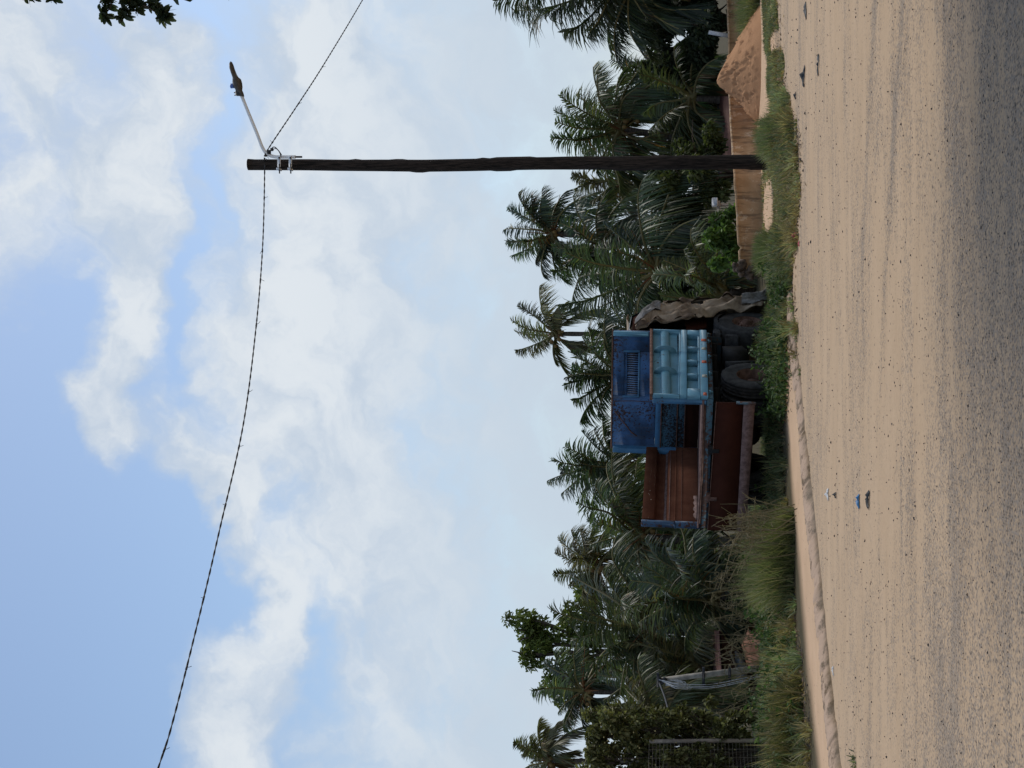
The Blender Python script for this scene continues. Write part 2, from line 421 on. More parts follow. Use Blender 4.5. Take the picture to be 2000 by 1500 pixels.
sand = s.mix(s.ramp(mid, .35, .7, 0, .3), sand, (.36, .25, .165))
vs = s.mix(s.noise(O, 2.2, 6, .6), (.47, .31, .19), (.62, .43, .28))
# aggregate of the worn tarmac
vo = s.n('ShaderNodeTexVoronoi'); s.put(vo.inputs['Vector'], O); vo.inputs['Scale'].default_value = 62
vsep = s.n('ShaderNodeSeparateColor'); s.put(vsep.inputs[0], vo.outputs['Color'])
agg = s.mix(s.ramp(vsep.outputs[0], .2, .9), (.05, .046, .043), (.29, .255, .22))
agg = s.mix(s.ramp(vo.outputs['Distance'], .3, .7), agg, (.3, .235, .175))
# where the sand has blown off: streaks along the road, more of it towards the crown of the road
n1 = s.noise(st((.32, .8, 1), R(-12)), .8, 4, .55, .5); n2 = s.noise(st((.34, 1.5, 1), R(-12)), 2.0, 6, .62, .4); n3 = s.noise(st((1, 2.2, 1), R(-8)), 7, 5, .65)
near = s.math('ADD', s.ramp(sx.outputs[1], 14., 5., 0, .31), s.math('MULTIPLY', s.ramp(sx.outputs[0], -1.5, 2.5), s.ramp(sx.outputs[1], 10., 6.0, 0, .14)))  # more bare tarmac nearby; extra at right also paints in the tree-shaded corner
bare = s.math('ADD', s.math('MULTIPLY_ADD', n1, 1.0, -.5 + .455), s.math('MULTIPLY_ADD', n2, 1.05, -.525))
bare = s.math('ADD', bare, s.math('MULTIPLY_ADD', n3, .6, -.3))
bare = s.math('ADD', bare, near)
bare = s.math('ADD', bare, s.math('MULTIPLY_ADD', fine, .4, -.2))
bare = s.math('ADD', bare, s.math('MULTIPLY_ADD', vsep.outputs[1], .5, -.25))
bm = None
# a narrow clean strip of tarmac that runs across to the right
def band(a, b, y0, hw, x0, x1):
    yy = s.math('ADD', sx.outputs[1], s.math('MULTIPLY', sx.outputs[0], a)); yy = s.math('SUBTRACT', yy, y0)
    yy = s.math('ABSOLUTE', s.math('ADD', yy, s.math('MULTIPLY', s.math('SUBTRACT', s.noise(O, .9, 4, .6), .5), b)))
    return s.math('MULTIPLY', s.ramp(yy, hw * 1.3, 0), s.ramp(sx.outputs[0], x0, x1))
bd = s.math('MAXIMUM', band(.42, .5, 14.15, .28, .2, 1.6), band(.42, .6, 12.4, .18, -1.6, .4))
bd = s.math('MAXIMUM', bd, s.math('MULTIPLY', band(.25, .6, 22.4, .5, 2.6, 4.2), .9))
bare = s.math('ADD', bare, s.math('MULTIPLY', bd, .26))
bm = s.ramp(bare, .5, .8)
road = s.mix(s.math('MULTIPLY', bm, .85), sand, agg)
# scattered grit
gr = s.n('ShaderNodeTexVoronoi'); s.put(gr.inputs['Vector'], O); gr.inputs['Scale'].default_value = 14
gsep = s.n('ShaderNodeSeparateColor'); s.put(gsep.inputs[0], gr.outputs['Color'])
gmask = s.math('MULTIPLY', s.ramp(gr.outputs['Distance'], .2, .12), s.ramp(gsep.outputs[0], .84, .86))
gcol = s.mix(gmask, s.mix(verge, road, vs), (.07, .06, .055))
soil = s.mix(s.noise(O, 1.1, 5, .6), (.045, .04, .022), (.10, .08, .045))
gcol = s.mix(s.math('MULTIPLY', s.ramp(sepa.outputs[0], .6, .72), s.math('MAXIMUM', s.ramp(sx.outputs[0], 3.2, 2.4), s.ramp(sx.outputs[1], 33., 36.))), gcol, soil)
hgt = s.math('ADD', s.math('ADD', s.math('MULTIPLY', mid, .5), s.math('MULTIPLY', n3, .8)), s.math('ADD', s.math('MULTIPLY', fine, .25), s.math('MULTIPLY', vo.outputs['Distance'], s.math('MULTIPLY', bm, -.6))))
mg = s.done(s.pbr(gcol, .95, s.bump(hgt, .55, .012), spec=.12))
g = gm.build('ground', mg, smooth=True); tag(g, 'sandy worn tarmac road and verge', kind='structure')

# kerb: worn blocks half buried along the far side of the road
kb = MB(); rows = []
kx = np.linspace(EX[0] - 2, 2.0, 640); ky = np.interp(kx, EX, EY)
tx, ty = np.gradient(kx), np.gradient(ky); ll = np.hypot(tx, ty); nx, ny = ty / ll, -tx / ll      # towards the road
for i in range(len(kx)):
    x, y = kx[i], ky[i]; j = lambda s_: random.uniform(-s_, s_)
    arc = math.hypot(x - kx[0], y - ky[0]); jt = smooth(.05, .015, abs((arc + .12 * vnoise(arc, 1, .4)) % 1.05 - .5))
    h = .082 + .02 * (vnoise(x * 1.0, y, 1.3, 9) - .5) + j(.005) - .02 * jt - .02 * smooth(.72, .9, vnoise(x, y, 1.9, 12))
    er = .07 * vnoise(x, y, .8, 4) + .05 * vnoise(x, y, 5, 3) + .03 * vnoise(x, y, 13, 6) - .015 * jt
    prof = [(-.14, h - .05), (-.12, h + .004), (-.04, h + .004 + j(.003)), (.0 + er * .4, h - .008), (.03 + er, h * .55 + j(.008)), (.05 + er * 1.6, .018 + j(.006)), (.09 + er * 1.6, -.02)]
    rows.append([(x + nx[i] * a_, y + ny[i] * a_, b_) for a_, b_ in prof])
kb.grid(rows)
s = NT('worn_kerb_concrete'); c = s.coord()
f = s.noise(c, 5, 7, .7); f2 = s.noise(c, 1.3, 4, .6); f3 = s.noise(c, 30, 4, .7)
cc = s.mix(s.ramp(f, .38, .62), (.13, .092, .055), (.26, .185, .115)); cc = s.mix(s.ramp(f2, .4, .65, 0, .55), cc, (.27, .22, .17)); cc = s.mix(s.ramp(f3, .58, .7, 0, .6), cc, (.07, .055, .04))
geo_ = s.n('ShaderNodeNewGeometry'); sz = s.n('ShaderNodeSeparateXYZ'); s.put(sz.inputs[0], geo_.outputs['Normal'])
cc = s.mix(s.math('MULTIPLY', s.ramp(sz.outputs[2], .75, .95), s.ramp(f, .35, .5)), cc, (.46, .33, .24))   # sand lying on the flat top
k = kb.build('kerb', s.done(s.pbr(cc, .95, s.bump(s.math('ADD', f, f3), .6, .02), spec=.1)), smooth=False)
tag(k, 'worn concrete kerb half buried in sand', kind='structure')

# ------------------------------------------------------------------ the tipper truck
TZ = .10
truck = empty('tipper_truck', (-1.349, 23.4, TZ))
tag(truck, 'derelict blue tipper truck with rusty open body and hanging tailgate', 'truck')
truck.rotation_euler = (0, 0, 0)
TM = Matrix.Translation((-1.385, 23.4, TZ)) @ Matrix.Rotation(R(-23.8), 4, 'Z') @ Matrix.Rotation(R(2.0), 4, 'Y')
truck.matrix_world = TM
TMI = TM.inverted()
def tb(mb, name, mat, parent=None, smooth=False):
    o = mb.build(name, mat, parent or truck, smooth=smooth); return o
def tl(u, v, x):                              # point of the picture on the truck's plane x = const
    o = TMI @ Vector(EYE); d = TMI.to_3x3() @ Vector(ray(u, v)); k = (x - o.x) / d.x
    p = o + d * k; return p.y, p.z
L = 2.93
# chassis
c_ = MB()
for sx_ in (-.42, .42): c_.box((sx_ - .045, -.02, .86), (sx_ + .045, 4.55, 1.06))
for y in (.15, .9, 1.6, 2.3, 3.0, 3.9): c_.box((-.4, y - .05, .88), (.4, y + .05, 1.03))
for y in (.1, .75, 1.45, 2.2, 2.75): c_.box((-1.08, y - .04, 1.075), (1.08, y + .04, 1.175))
for sx_ in (-.62, .62): c_.box((sx_ - .05, .1, .98), (sx_ + .05, 2.9, 1.075))
tb(c_, 'chassis', 'chassis')
# rear axle, springs
a_ = MB(); a_.tube([(-1.0, 1.22, .5), (1.0, 1.22, .5)], .07, 12); a_.ball((0, 1.22, .5), (.2, .24, .2), seg=12)
for sx_ in (-.45, .45):
    a_.tube([(sx_, .6, .85), (sx_, .95, .68), (sx_, 1.22, .62), (sx_, 1.5, .68), (sx_, 1.85, .85)], .04, 6)
a_.tube([(-1.0, 3.79, .5), (1.0, 3.79, .5)], .06, 10); a_.tube([(0, 1.3, .55), (0, 3.3, .8)], .05, 8)
tb(a_, 'axle', 'chassis')
# wheels
def tyre_mesh(x, y, z, w_, r=.54, rin=.28):
    prof = [(-.5, rin), (-.5, rin + .03), (-.56, rin + .09), (-.56, r - .09), (-.5, r - .03), (-.44, r), (-.3, r), (-.28, r - .014), (-.24, r - .014), (-.22, r), (-.02, r),
            (0, r - .014), (.02, r), (.22, r), (.24, r - .014), (.28, r - .014), (.3, r), (.44, r), (.5, r - .03), (.56, r - .09), (.56, rin + .09), (.5, rin + .03), (.5, rin)]
    N = 72; P = []
    for i in range(N):
        th = 2 * math.pi * i / N; row = []
        for k, (a, rr) in enumerate(prof):
            if 4 < k < 18 and rr > r - .005: rr -= .013 if (i + (0 if a < 0 else 1) + (1 if abs(a) > .25 else 0)) % 3 == 0 else 0
            if k in (4, 18) and i % 2: rr -= .012
            row.append((x + a * w_, y + rr * math.cos(th), z + rr * math.sin(th)))
        P.append(row)
    P.append(P[0]); m_ = MB(); m_.grid(P); return m_
def rim_mesh(x, y, z, s_, dish=.05, r=.285):
    m_ = MB(); N = 32; P = []
    prof = [(.11, r), (.10, r - .025), (dish, r - .05), (dish - .02, .17), (dish + .03, .13), (dish + .05, .09), (dish + .09, .08), (dish + .1, .0)]
    for i in range(N + 1):
        th = 2 * math.pi * i / N
        P.append([(x + s_ * a, y + rr * math.cos(th), z + rr * math.sin(th)) for a, rr in prof])
    m_.grid(P)
    for i in range(8):
        th = 2 * math.pi * i / 8
        m_.tube([(x + s_ * (dish + .0), y + .15 * math.cos(th), z + .15 * math.sin(th)), (x + s_ * (dish + .05), y + .15 * math.cos(th), z + .15 * math.sin(th))], .016, 6)
    return m_
def wheel(x, y, s_, dual, rim=True):
    wroot = empty('wheel', (0, 0, 0)); wroot.parent = truck
    tyre_mesh(x, y, .50, .23).build('tyre', 'rubber', wroot)
    if dual:
        tyre_mesh(x - s_ * .29, y, .50, .23).build('tyre', 'rubber', wroot)
    (rim_mesh(x, y, .50, s_, .045) if rim else rim_mesh(x, y, .50, s_, -.085)).build('rim', 'rim', wroot, smooth=True)
wheel(1.02, 1.22, 1, True, False); wheel(-1.02, 1.22, -1, True, False)
wheel(1.0, 3.79, 1, False); wheel(-1.0, 3.79, -1, False)
# body floor
f_ = MB(); f_.box((-1.19, -.02, 1.30), (1.19, L, 1.345), .006); f_.box((-1.19, -.075, 1.335), (1.19, -.022, 1.372), .005)
tb(f_, 'body_floor', 'rust_pink')
rl = MB(); rl.box((-1.2, -.055, 1.185), (1.2, .035, 1.298), .01); rl.box((1.12, .037, 1.18), (1.2, L, 1.296), .01); rl.box((-1.2, .037, 1.18), (-1.12, L, 1.296), .01)
tb(rl, 'floor_rail', 'rust_blue')
# right side: lower tier, a frame with four recessed panels
X1 = 1.2
lo0, lo1 = 1.27, 1.735
sf = MB()
sf.box((X1 - .09, .02, lo0 + .02), (X1 - .055, L - .02, lo1 - .02), .003)                       # back sheet
sf.box((X1 - .052, .0, lo1 - .115), (X1 + .05, L, lo1), .006)
sf.box((X1 - .052, .0, lo0), (X1 + .06, L, lo0 + .125), .006)
sf.box((X1 - .052, -.02, lo0 + .127), (X1 + .05, .30, lo1 - .117), .006)
sf.box((X1 - .052, L - .22, lo0 + .127), (X1 + .05, L, lo1 - .117), .006)
sf.box((X1 - .05, .302, lo0 + .127), (X1 + .03, L - .222, lo0 + .165), .004)
for k in range(1, 4):
    y = .3 + (L - .52) * k / 4; sf.box((X1 - .052, y - .045, lo0 + .167), (X1 + .042, y + .045, lo1 - .117), .006)
side_lo = tb(sf, 'side_panel', 'light_blue')
# upper tier with a half-round rib and bracket plates
us = MB(); up0, up1 = 1.738, 2.175
pr = [(X1 - .03, up0), (X1 - .03, 1.86)]
for i in range(11):
    th = -math.pi / 2 + math.pi * i / 10; pr.append((X1 - .03 + .075 * math.cos(th) ** .6 if math.cos(th) > 0.01 else X1 - .03, 1.96 + .085 * math.sin(th)))
pr += [(X1 - .03, 2.06), (X1 - .03, up1)]
inn = [(a - .022, b) for a, b in pr][::-1]
us.prism([(a, b) for a, b in pr + inn], 1, .06, L - .05) if False else None
P = [[(a, y, b + (y / L) * .07) for a, b in pr] for y in np.linspace(.06, L - .05, 9)]
us.grid(P)
P = [[(a - .02, y, b + (y / L) * .07) for a, b in pr] for y in np.linspace(.06, L - .05, 9)]
us.grid([r_[::-1] for r_ in P])
us.box((X1 - .06, .0, up0), (X1 + .05, .06, up1 + .02), .006); us.box((X1 - .06, L - .05, up0), (X1 + .05, L, up1 + .07), .006)
us.box((X1 - .05, .062, up0 - .004), (X1 + .02, L - .052, up0 + .03), .004)
tb(us, 'side_panel', 'light_blue')
for k in (1, 2):
    br = MB(); y = .06 + (L - .1) * (k / 3 + .02); dz = y / L * .07
    poly = [(X1 - .028, up0 + .03)]
    for i in range(9):
        th = -math.pi / 2 + math.pi * i / 8; poly.append((X1 - .02 + .13 * math.cos(th), 1.96 + .2 * math.sin(th) + dz))
    poly.append((X1 - .028, up1 + dz - .02))
    m_ = MB(); m_.prism([(a, b) for a, b in poly], 1, y - .008, y + .008); tb(m_, 'bracket_plate', 'light_blue')
tr = MB(); tr.tube([(X1 - .0, .0, up1 + .012), (X1 - .0, L, up1 + .082)], .001, 4) if False else None
P = []
for y in (0., L):
    z = up1 + .003 + y / L * .072
    P.append([(X1 - .055, y, z), (X1 + .055, y, z), (X1 + .055, y, z + .05), (X1 - .055, y, z + .05)])
tr.grid(P, closed=True); tr.f += [(0, 1, 2, 3), (4, 5, 6, 7)]
tb(tr, 'top_rail', 'rust_edge')
# latches, bolts and painted marks along the lower edge
for y in (.22, 1.0, 1.75, 2.45):
    b_ = MB(); b_.tube([(X1 + .03, y, lo0 - .016), (X1 + .03, y, lo0 - .07)], .014, 6); b_.box((X1 + .0, y - .025, lo0 - .045), (X1 + .055, y + .025, lo0 - .015), .004)
    tb(b_, 'latch_bolt', 'light_blue')
for (y, h, mt) in ((.06, .05, 'orange'), (.8, .075, 'pale_mark'), (1.42, .075, 'orange'), (2.02, .07, 'pale_mark'), (2.42, .08, 'orange')):
    b_ = MB(); b_.prism([(y - .06, lo0 + .05 - h / 2), (y + .07, lo0 + .06 - h / 2), (y + .055, lo0 + .06 + h / 2), (y - .05, lo0 + .065 + h / 2)], 0, X1 + .0605, X1 + .064)
    tb(b_, 'painted_mark', mt)
rp = MB(); rp.box((X1 - .08, -.07, 1.30), (X1 - .014, .018, 2.18), .008); tb(rp, 'rear_post', 'mid_blue')
# headboard
hb = MB(); y0, y1 = L - .03, L + .03
gx0, gx1, gz0, gz1 = -.10, .80, 2.50, 2.76         # slotted window
zt = 2.965
hb.box((-1.2, y0, 2.16), (gx0, y1, zt), .006); hb.box((gx1, y0, 2.16), (1.2, y1, zt), .006)
hb.box((gx0, y0, 2.16), (gx1, y1, gz0), .006); hb.box((gx0, y0, gz1), (gx1, y1, zt), .006)
board = tb(hb, 'headboard', 'dark_blue')
sl = MB()
for i in range(20):
    x = gx0 + (gx1 - gx0) * (i + .5) / 20
    if i in (9,): x += .012
    sl.box((x - .0075, L - .02, gz0 - .002), (x + .0075, L + .004, gz1 - .055), .003)
sl.box((gx0, L - .024, gz1 - .054), (gx1, L + .012, gz1 - .034), .004)
for i in range(27):
    x = gx0 + (gx1 - gx0) * (i + .5) / 27; sl.box((x - .012, L - .018, gz1 - .034), (x + .012, L + .002, gz1), .003)
sl.build('grille', 'dark_blue', board)
fr = MB()
for a, b in (((gx0 - .03, gz0 - .03), (gx0 + .012, gz1 + .02)), ((gx1 - .012, gz0 - .03), (gx1 + .03, gz1 + .02))): fr.box((a[0], L - .05, a[1]), (b[0], L - .031, b[1]), .004)
fr.box((gx0 + .012, L - .05, gz0 - .03), (gx1 - .012, L - .031, gz0), .004)
fr.build('grille_frame', 'mid_blue', board)
tp = MB(); tp.box((-1.21, L - .045, zt + .002), (1.21, L + .045, zt + .03), .004); tp.build('cap_strip', 'rust_edge', board)
sd_ = MB()                                     # two welded seams, one of them diagonal
sd_.tube([(-.42, L - .033, 2.93), (-.7, L - .034, 2.72), (-.86, L - .034, 2.60), (-.93, L - .033, 2.5)], .012, 5)
sd_.tube([(-.22, L - .033, 2.94), (-.2, L - .034, 2.6), (-.21, L - .033, 2.2)], .006, 5)
sd_.build('weld_seam', 'rust_edge', board)
sk_ = MB(); sk_.box((-1.235, L - .17, 1.35), (-1.137, L + .027, zt - .02), .006); tb(sk_, 'front_post', 'mid_blue')
sk_ = MB(); sk_.box((1.13, L - .11, 2.32), (1.215, L - .047, zt + .0), .006); tb(sk_, 'front_post', 'light_blue')
bw = [(2.055, 2.158, L - .075, 'mid_blue'), (1.76, 2.053, L - .05, 'speckled'), (1.725, 1.758, L - .02, 'chassis'), (1.61, 1.723, L - .06, 'speckled'), (1.347, 1.608, L - .03, 'rust_dark')]
for z0, z1, y, mt in bw:
    m_ = MB(); m_.box((-1.138, y, z0), (1.14, y + .05, z1), .006); tb(m_, 'bulkhead_strip', mt)
bp = MB(); bp.box((-1.13, L + .004, 1.347), (1.13, L + .026, 2.157), .002); tb(bp, 'bulkhead_strip', 'chassis')
lg = MB(); lg.box((-1.137, L - .09, 1.735), (1.139, L - .062, 1.758), .004); lg.box((-1.137, L - .095, 1.595), (1.139, L - .062, 1.612), .004); lg.box((-1.137, L - .09, 2.035), (1.139, L - .076, 2.06), .003)
tb(lg, 'ledge', 'rust_edge')
# left side, seen from inside
ls = MB(); xi = -1.14
pr = [(xi, 1.75), (xi, 1.84), (xi - .005, 1.86)]
for i in range(9):
    th = math.pi * i / 8; pr.append((xi - .01 - .10 * math.sin(th), 1.985 - .105 * math.cos(th)))
pr += [(xi + .0, 2.10), (xi + .022, 2.105), (xi + .022, 2.31)]
ls.grid([[(a, y, b) for a, b in pr] for y in np.linspace(.06, L - .1, 6)])
ls.grid([[(a - .07 if a > xi - .02 else a - .02, y, b) for a, b in pr[::-1]] for y in np.linspace(.06, L - .1, 6)])
tb(ls, 'side_panel', 'rust')
rb = MB(); rb.grid([[(xi - .088, y, 1.93 + .012 * vnoise(y, 3, 6)), (xi - .06 + .006 * vnoise(y, 3, 6), y, 1.885 + .008 * vnoise(y, 1, 9)), (xi + .006, y, 1.845)] for y in np.linspace(.07, L - .13, 30)]); tb(rb, 'lit_rib_lip', 'rust_pink')  # paler strip paints the light caught by the groove's lower face
ll_ = MB()
for i in range(2): ll_.box((xi - .06, .05, 1.347), (xi + .012, L - .045, 1.752), .004) if i == 0 else ll_.box((xi + .013, .05, 1.738), (xi + .022, L - .12, 1.75), .003)
tb(ll_, 'side_panel', 'rust')
sm = MB(); sm.box((xi + .0125, .08, 1.63), (xi + .018, L - .14, 1.637), .001); tb(sm, 'weld_seam', 'rust_edge')
te = MB(); pl = [(.1, 1.352), (.1, 1.40)]
for i in range(14): pl.append((.15 + i * .06, 1.40 + .035 * math.sin(i * .9) ** 2 + random.uniform(-.006, .01)))
pl.append((.95, 1.352)); te.prism(pl, 0, xi + .013, xi + .03); tb(te, 'torn_edge', 'rust_pink')
po = MB(); po.box((-1.235, -.03, 1.745), (-1.13, .048, 2.32), .008); po.box((-1.235, -.03, 1.30), (-1.13, .048, 1.742), .008)
po.tube([(-1.19, .0, 1.742), (-1.15, -.08, 1.755), (-1.2, -.1, 1.735)], .016, 6); tb(po, 'rear_post', 'old_blue')
# hanging tailgate, hinged at the floor
tg_root = None
tg = MB(); 
Pz = lambda x, a, b: (a + b) / 2 + (a - b) / 2 * (-x / 1.2)
nx_ = 25
P = []
for yy in (-.14, -.085):
    pass
def plate(zt_l, zt_r, zb_l, zb_r, ya, yb, xl=-1.24, xr=1.2, n=20, wav=.0):
    m_ = MB(); rows = []
    for i in range(n + 1):
        x = xl + (xr - xl) * i / n; f = i / n
        a = zt_l + (zt_r - zt_l) * f; b = zb_l + (zb_r - zb_l) * f; w_ = wav * (vnoise(x, 2, 2.2) - .5)
        rows.append([(x, ya + w_, b), (x, ya + w_, a), (x, yb + w_, a), (x, yb + w_, b)])
    m_.grid(rows, closed=True); m_.f += [(0, 1, 2, 3), tuple(n * 4 + k for k in range(4))]; return m_
gate = tb(plate(1.18, 1.135, .70, .70, -.13, -.095, xl=-1.19, wav=.012), 'tailgate', 'rust_dark')
e1 = plate(1.195, 1.15, 1.182, 1.137, -.137, -.09, xl=-1.19, wav=.012); e1.build('edge_strip', 'rust_edge', gate)
e2 = plate(.705, .705, .55, .525, -.17, -.132, xl=-1.18, xr=1.205); e2.build('edge_strip', 'rust_pink', gate)
e3 = MB(); e3.box((1.207, -.19, .51), (1.222, -.09, .82), .003); e3.build('end_plate', 'rust_blue', gate)
for x in (.32, -.58):
    h_ = MB(); h_.box((x - .07, -.13, 1.15), (x + .07, -.06, 1.245), .008); h_.tube([(x - .09, -.085, 1.20), (x + .09, -.085, 1.20)], .028, 8); h_.box((x - .035, -.145, 1.06), (x + .035, -.133, 1.2), .004)
    tb(h_, 'hinge', 'rust_edge' if x < 0 else 'chassis')
# cab
def cabbox():
    m_ = MB(); z0, z1 = .98, 2.70
    prof = [(3.10, z0), (3.08, 2.50), (3.16, 2.66), (3.4, z1 + .02), (4.05, z1), (4.25, 2.58), (4.42, 2.1), (4.5, 1.75), (4.52, z0)]
    ring = []
    for k in range(len(prof)): pass
    xs_ = [-1.06, -1.0, 1.0, 1.06]
    rows = []
    for x in xs_:
        sc_ = 1 if abs(x) < 1.03 else .97
        rows.append([(x, 3.9 + (y - 3.9) * sc_, 1.8 + (z - 1.8) * sc_) for y, z in prof])
    m_.grid(rows)
    return m_, prof
m_, prof = cabbox(); cab = tb(m_, 'cab', 'cab_shaded', smooth=False)
# cab sides: left one whole, right one with its door opening
wl = MB(); wl.prism([(3.14, 1.0), (3.12, 2.5), (3.2, 2.62), (4.0, 2.64), (4.22, 2.52), (4.38, 2.05), (4.44, 1.7), (4.46, 1.0)], 0, -1.058, -1.03); wl.build('side_wall', 'light_blue', cab)
wr = MB()
wr.prism([(3.6, 1.25), (3.4, 1.62), (4.44, 1.72), (4.46, 1.25)], 0, 1.02, 1.05); wr.prism([(3.2, 2.56), (3.2, 2.63), (4.0, 2.65), (4.2, 2.54)], 0, 1.02, 1.05)
wr.prism([(3.9, 1.72), (4.02, 2.5), (4.2, 2.52), (4.4, 1.72)], 0, 1.02, 1.05); wr.build('side_wall', 'rust_dark', cab)  # dark colour stands in for the shade inside the cab
pc = MB()                                       # rounded rear corner of the cab
zz = np.linspace(1.22, 2.72, 12)
pc.grid([[(1.04 + .075 * math.sin(a) - .05 * max(0, (z - 2.3)) , 3.1 - .05 + .09 * (1 - math.cos(a)) + .1 * max(0, z - 2.45), z) for a in np.linspace(-1.4, 2.2, 9)] for z in zz])
pc.build('corner_panel', 'light_blue', cab, smooth=True)
st_ = MB(); st_.box((-.9, 3.3, 1.3), (.95, 3.75, 1.55), .06); st_.box((-.9, 3.22, 1.55), (.95, 3.36, 2.15), .05); st_.build('seat', 'seat', cab)
ws_ = MB(); ws_.prism([(4.29, 2.5), (4.46, 1.86), (4.47, 1.87), (4.3, 2.51)], 0, -.95, .95); ws_.build('windscreen', 'glass', cab)
rw = MB(); rw.box((-.98, 3.03, 2.2), (.98, 3.06, 2.74), .01); rw.build('dark_grille_backing', 'chassis', cab)  # added dark sheet, stands in for the gloom seen through the grille slots
fl = MB(); fl.box((-1.02, 3.12, 1.0), (1.02, 4.44, 1.1), .01); fl.build('cab_floor', 'chassis', cab)
# front mudguard and the boxes under the body
mg_ = MB(); rows = []
for i in range(13):
    th = R(-8) + R(150) * i / 12; rr = .62
    rows.append([(.8, 3.79 - rr * math.cos(th), .50 + rr * math.sin(th)), (1.12, 3.79 - rr * math.cos(th), .50 + rr * math.sin(th)), (1.13, 3.79 - (rr - .07) * math.cos(th), .50 + (rr - .07) * math.sin(th))])
mg_.grid(rows); mg_.box((.85, 3.12, .98), (1.13, 3.36, 1.14), .03); mg_.box((.9, 3.02, .66), (1.12, 3.12, .92), .02); tb(mg_, 'mudguard', 'grey_plastic', smooth=False)
bx = MB(); bx.prism([(2.3, .92), (2.75, .98), (2.8, .62), (2.5, .5), (2.32, .62)], 0, .62, 1.02); tb(bx, 'battery_box', 'chassis')
tk = MB(); tk.tube([(.72, 1.9, .8), (.72, 2.25, .8)], .16, 14); tb(tk, 'air_tank', 'chassis')
fp = MB(); fp.prism([(1.84, .85), (1.9, .95), (1.98, .45), (1.93, .42)], 0, .7, 1.08); tb(fp, 'mud_flap', 'grey_plastic')

# canvas over the cab
sil = [(1216, 862, 866), (1228, 867, 884), (1240, 870, 898), (1262, 871, 903), (1286, 872, 916), (1310, 871, 921), (1330, 870, 920), (1350, 873, 919), (1370, 877, 920), (1390, 886, 920), (1410, 890, 916),
       (1430, 893, 917), (1450, 894, 922), (1470, 894, 928), (1486, 896, 933), (1497, 906, 938), (1507, 935, 954)]
vv = np.linspace(1216, 1507, 60); lu = np.interp(vv, [a[0] for a in sil], [a[1] for a in sil]); ru = np.interp(vv, [a[0] for a in sil], [a[2] for a in sil])
rows = []
for i, v in enumerate(vv):
    row = []
    for f in np.linspace(0, 1, 26):
        u = lu[i] + (ru[i] - lu[i]) * f
        y, z = tl(u, v, 1.19)
        wv_ = (z * .8 + y * 1.25) * 1.9 + 1.1 * vnoise(y, z, 2.0); tri = abs((wv_ % 1) - .5) * 2
        fold = .085 * (tri ** 1.6 - .4) + .05 * abs(math.sin(13 * (z * .3 - y * .9) + 4 * vnoise(y, z, 1.7, 9))) - .05 * smooth(.55, .8, vnoise(y * 1.5, z, 2.4, 14)) + .08 * (vnoise(y * 1.2, z * 1.2, 3.0, 3) - .5) + .05 * (vnoise(y - z, z * .5 + y, 7, 5) - .5) + .025 * (vnoise(y, z, 15, 6) - .5)
        x = 1.12 + fold + .07 * smooth(2.2, 1.4, z) - .5 * smooth(2.45, 2.85, z) * (1 - .4 * f) + .05 * math.sin(f * 3.1)
        if f > .72: x -= .35 * ((f - .72) / .28) ** 2
        row.append((x, y + (.06 * math.sin(z * 9) * f), z))
    for k, dx in enumerate((.25, .7, 1.3)):          # round the front of the cab
        x, y, z = row[25]; row.append((x - dx, y + .10 - .05 * k + .05 * math.sin(z * 7 + k * 2), z + .05 * math.sin(k * 1.7 + z * 5)))
    rows.append(row)
rows = np.array(rows)
hole = lambda i, j: (24 < i < 33 and 12 < j < 19 and (i - 28.5) ** 2 / 14 + (j - 15.5) ** 2 / 8 < 1) or (9 < i < 14 and 10 < j < 17)
tm_ = MB(); tm_.add(rows.reshape(-1, 3), [(i * 29 + j, i * 29 + j + 1, (i + 1) * 29 + j + 1, (i + 1) * 29 + j) for i in range(59) for j in range(28) if not hole(i, j)])
# roof part of the canvas
rt = []
for f in np.linspace(0, 1, 8):
    x = 1.0 - 1.9 * f
    rt.append([(x, y, 2.78 + .05 * math.sin(y * 4 + x * 3) - .25 * max(0, y - 4.1) - .12 * max(0, abs(x) - .8)) for y in np.linspace(3.2, 4.3, 10)])
tm_.grid(rt)
tp_ = tm_.build('tarpaulin', 'tarp', smooth=True, matrix=TM)
sm_ = tp_.modifiers.new('thickness', 'SOLIDIFY'); sm_.thickness = .012
tag(tp_, 'dirty torn brown canvas draped over the truck cab down to the grass', 'tarpaulin')
def patch(i0, i1, j0, j1, dx, mt):
    m_ = MB(); P = rows[i0:i1, j0:j1].copy(); P[..., 0] += dx + .05 * np.array([[vnoise(a, b, .9, 4) for b in range(j0, j1)] for a in range(i0, i1)]); m_.grid(P); return m_.build('canvas_patch', mt, tp_)
patch(22, 35, 10, 21, -.10, 'tarp_patch'); patch(47, 58, 4, 25, .012, 'tarp_patch'); patch(5, 16, 8, 25, .02, 'tarp_patch'); patch(16, 46, 18, 23, .03, 'tarp_dark'); patch(2, 30, 0, 3, .035, 'tarp_dark')
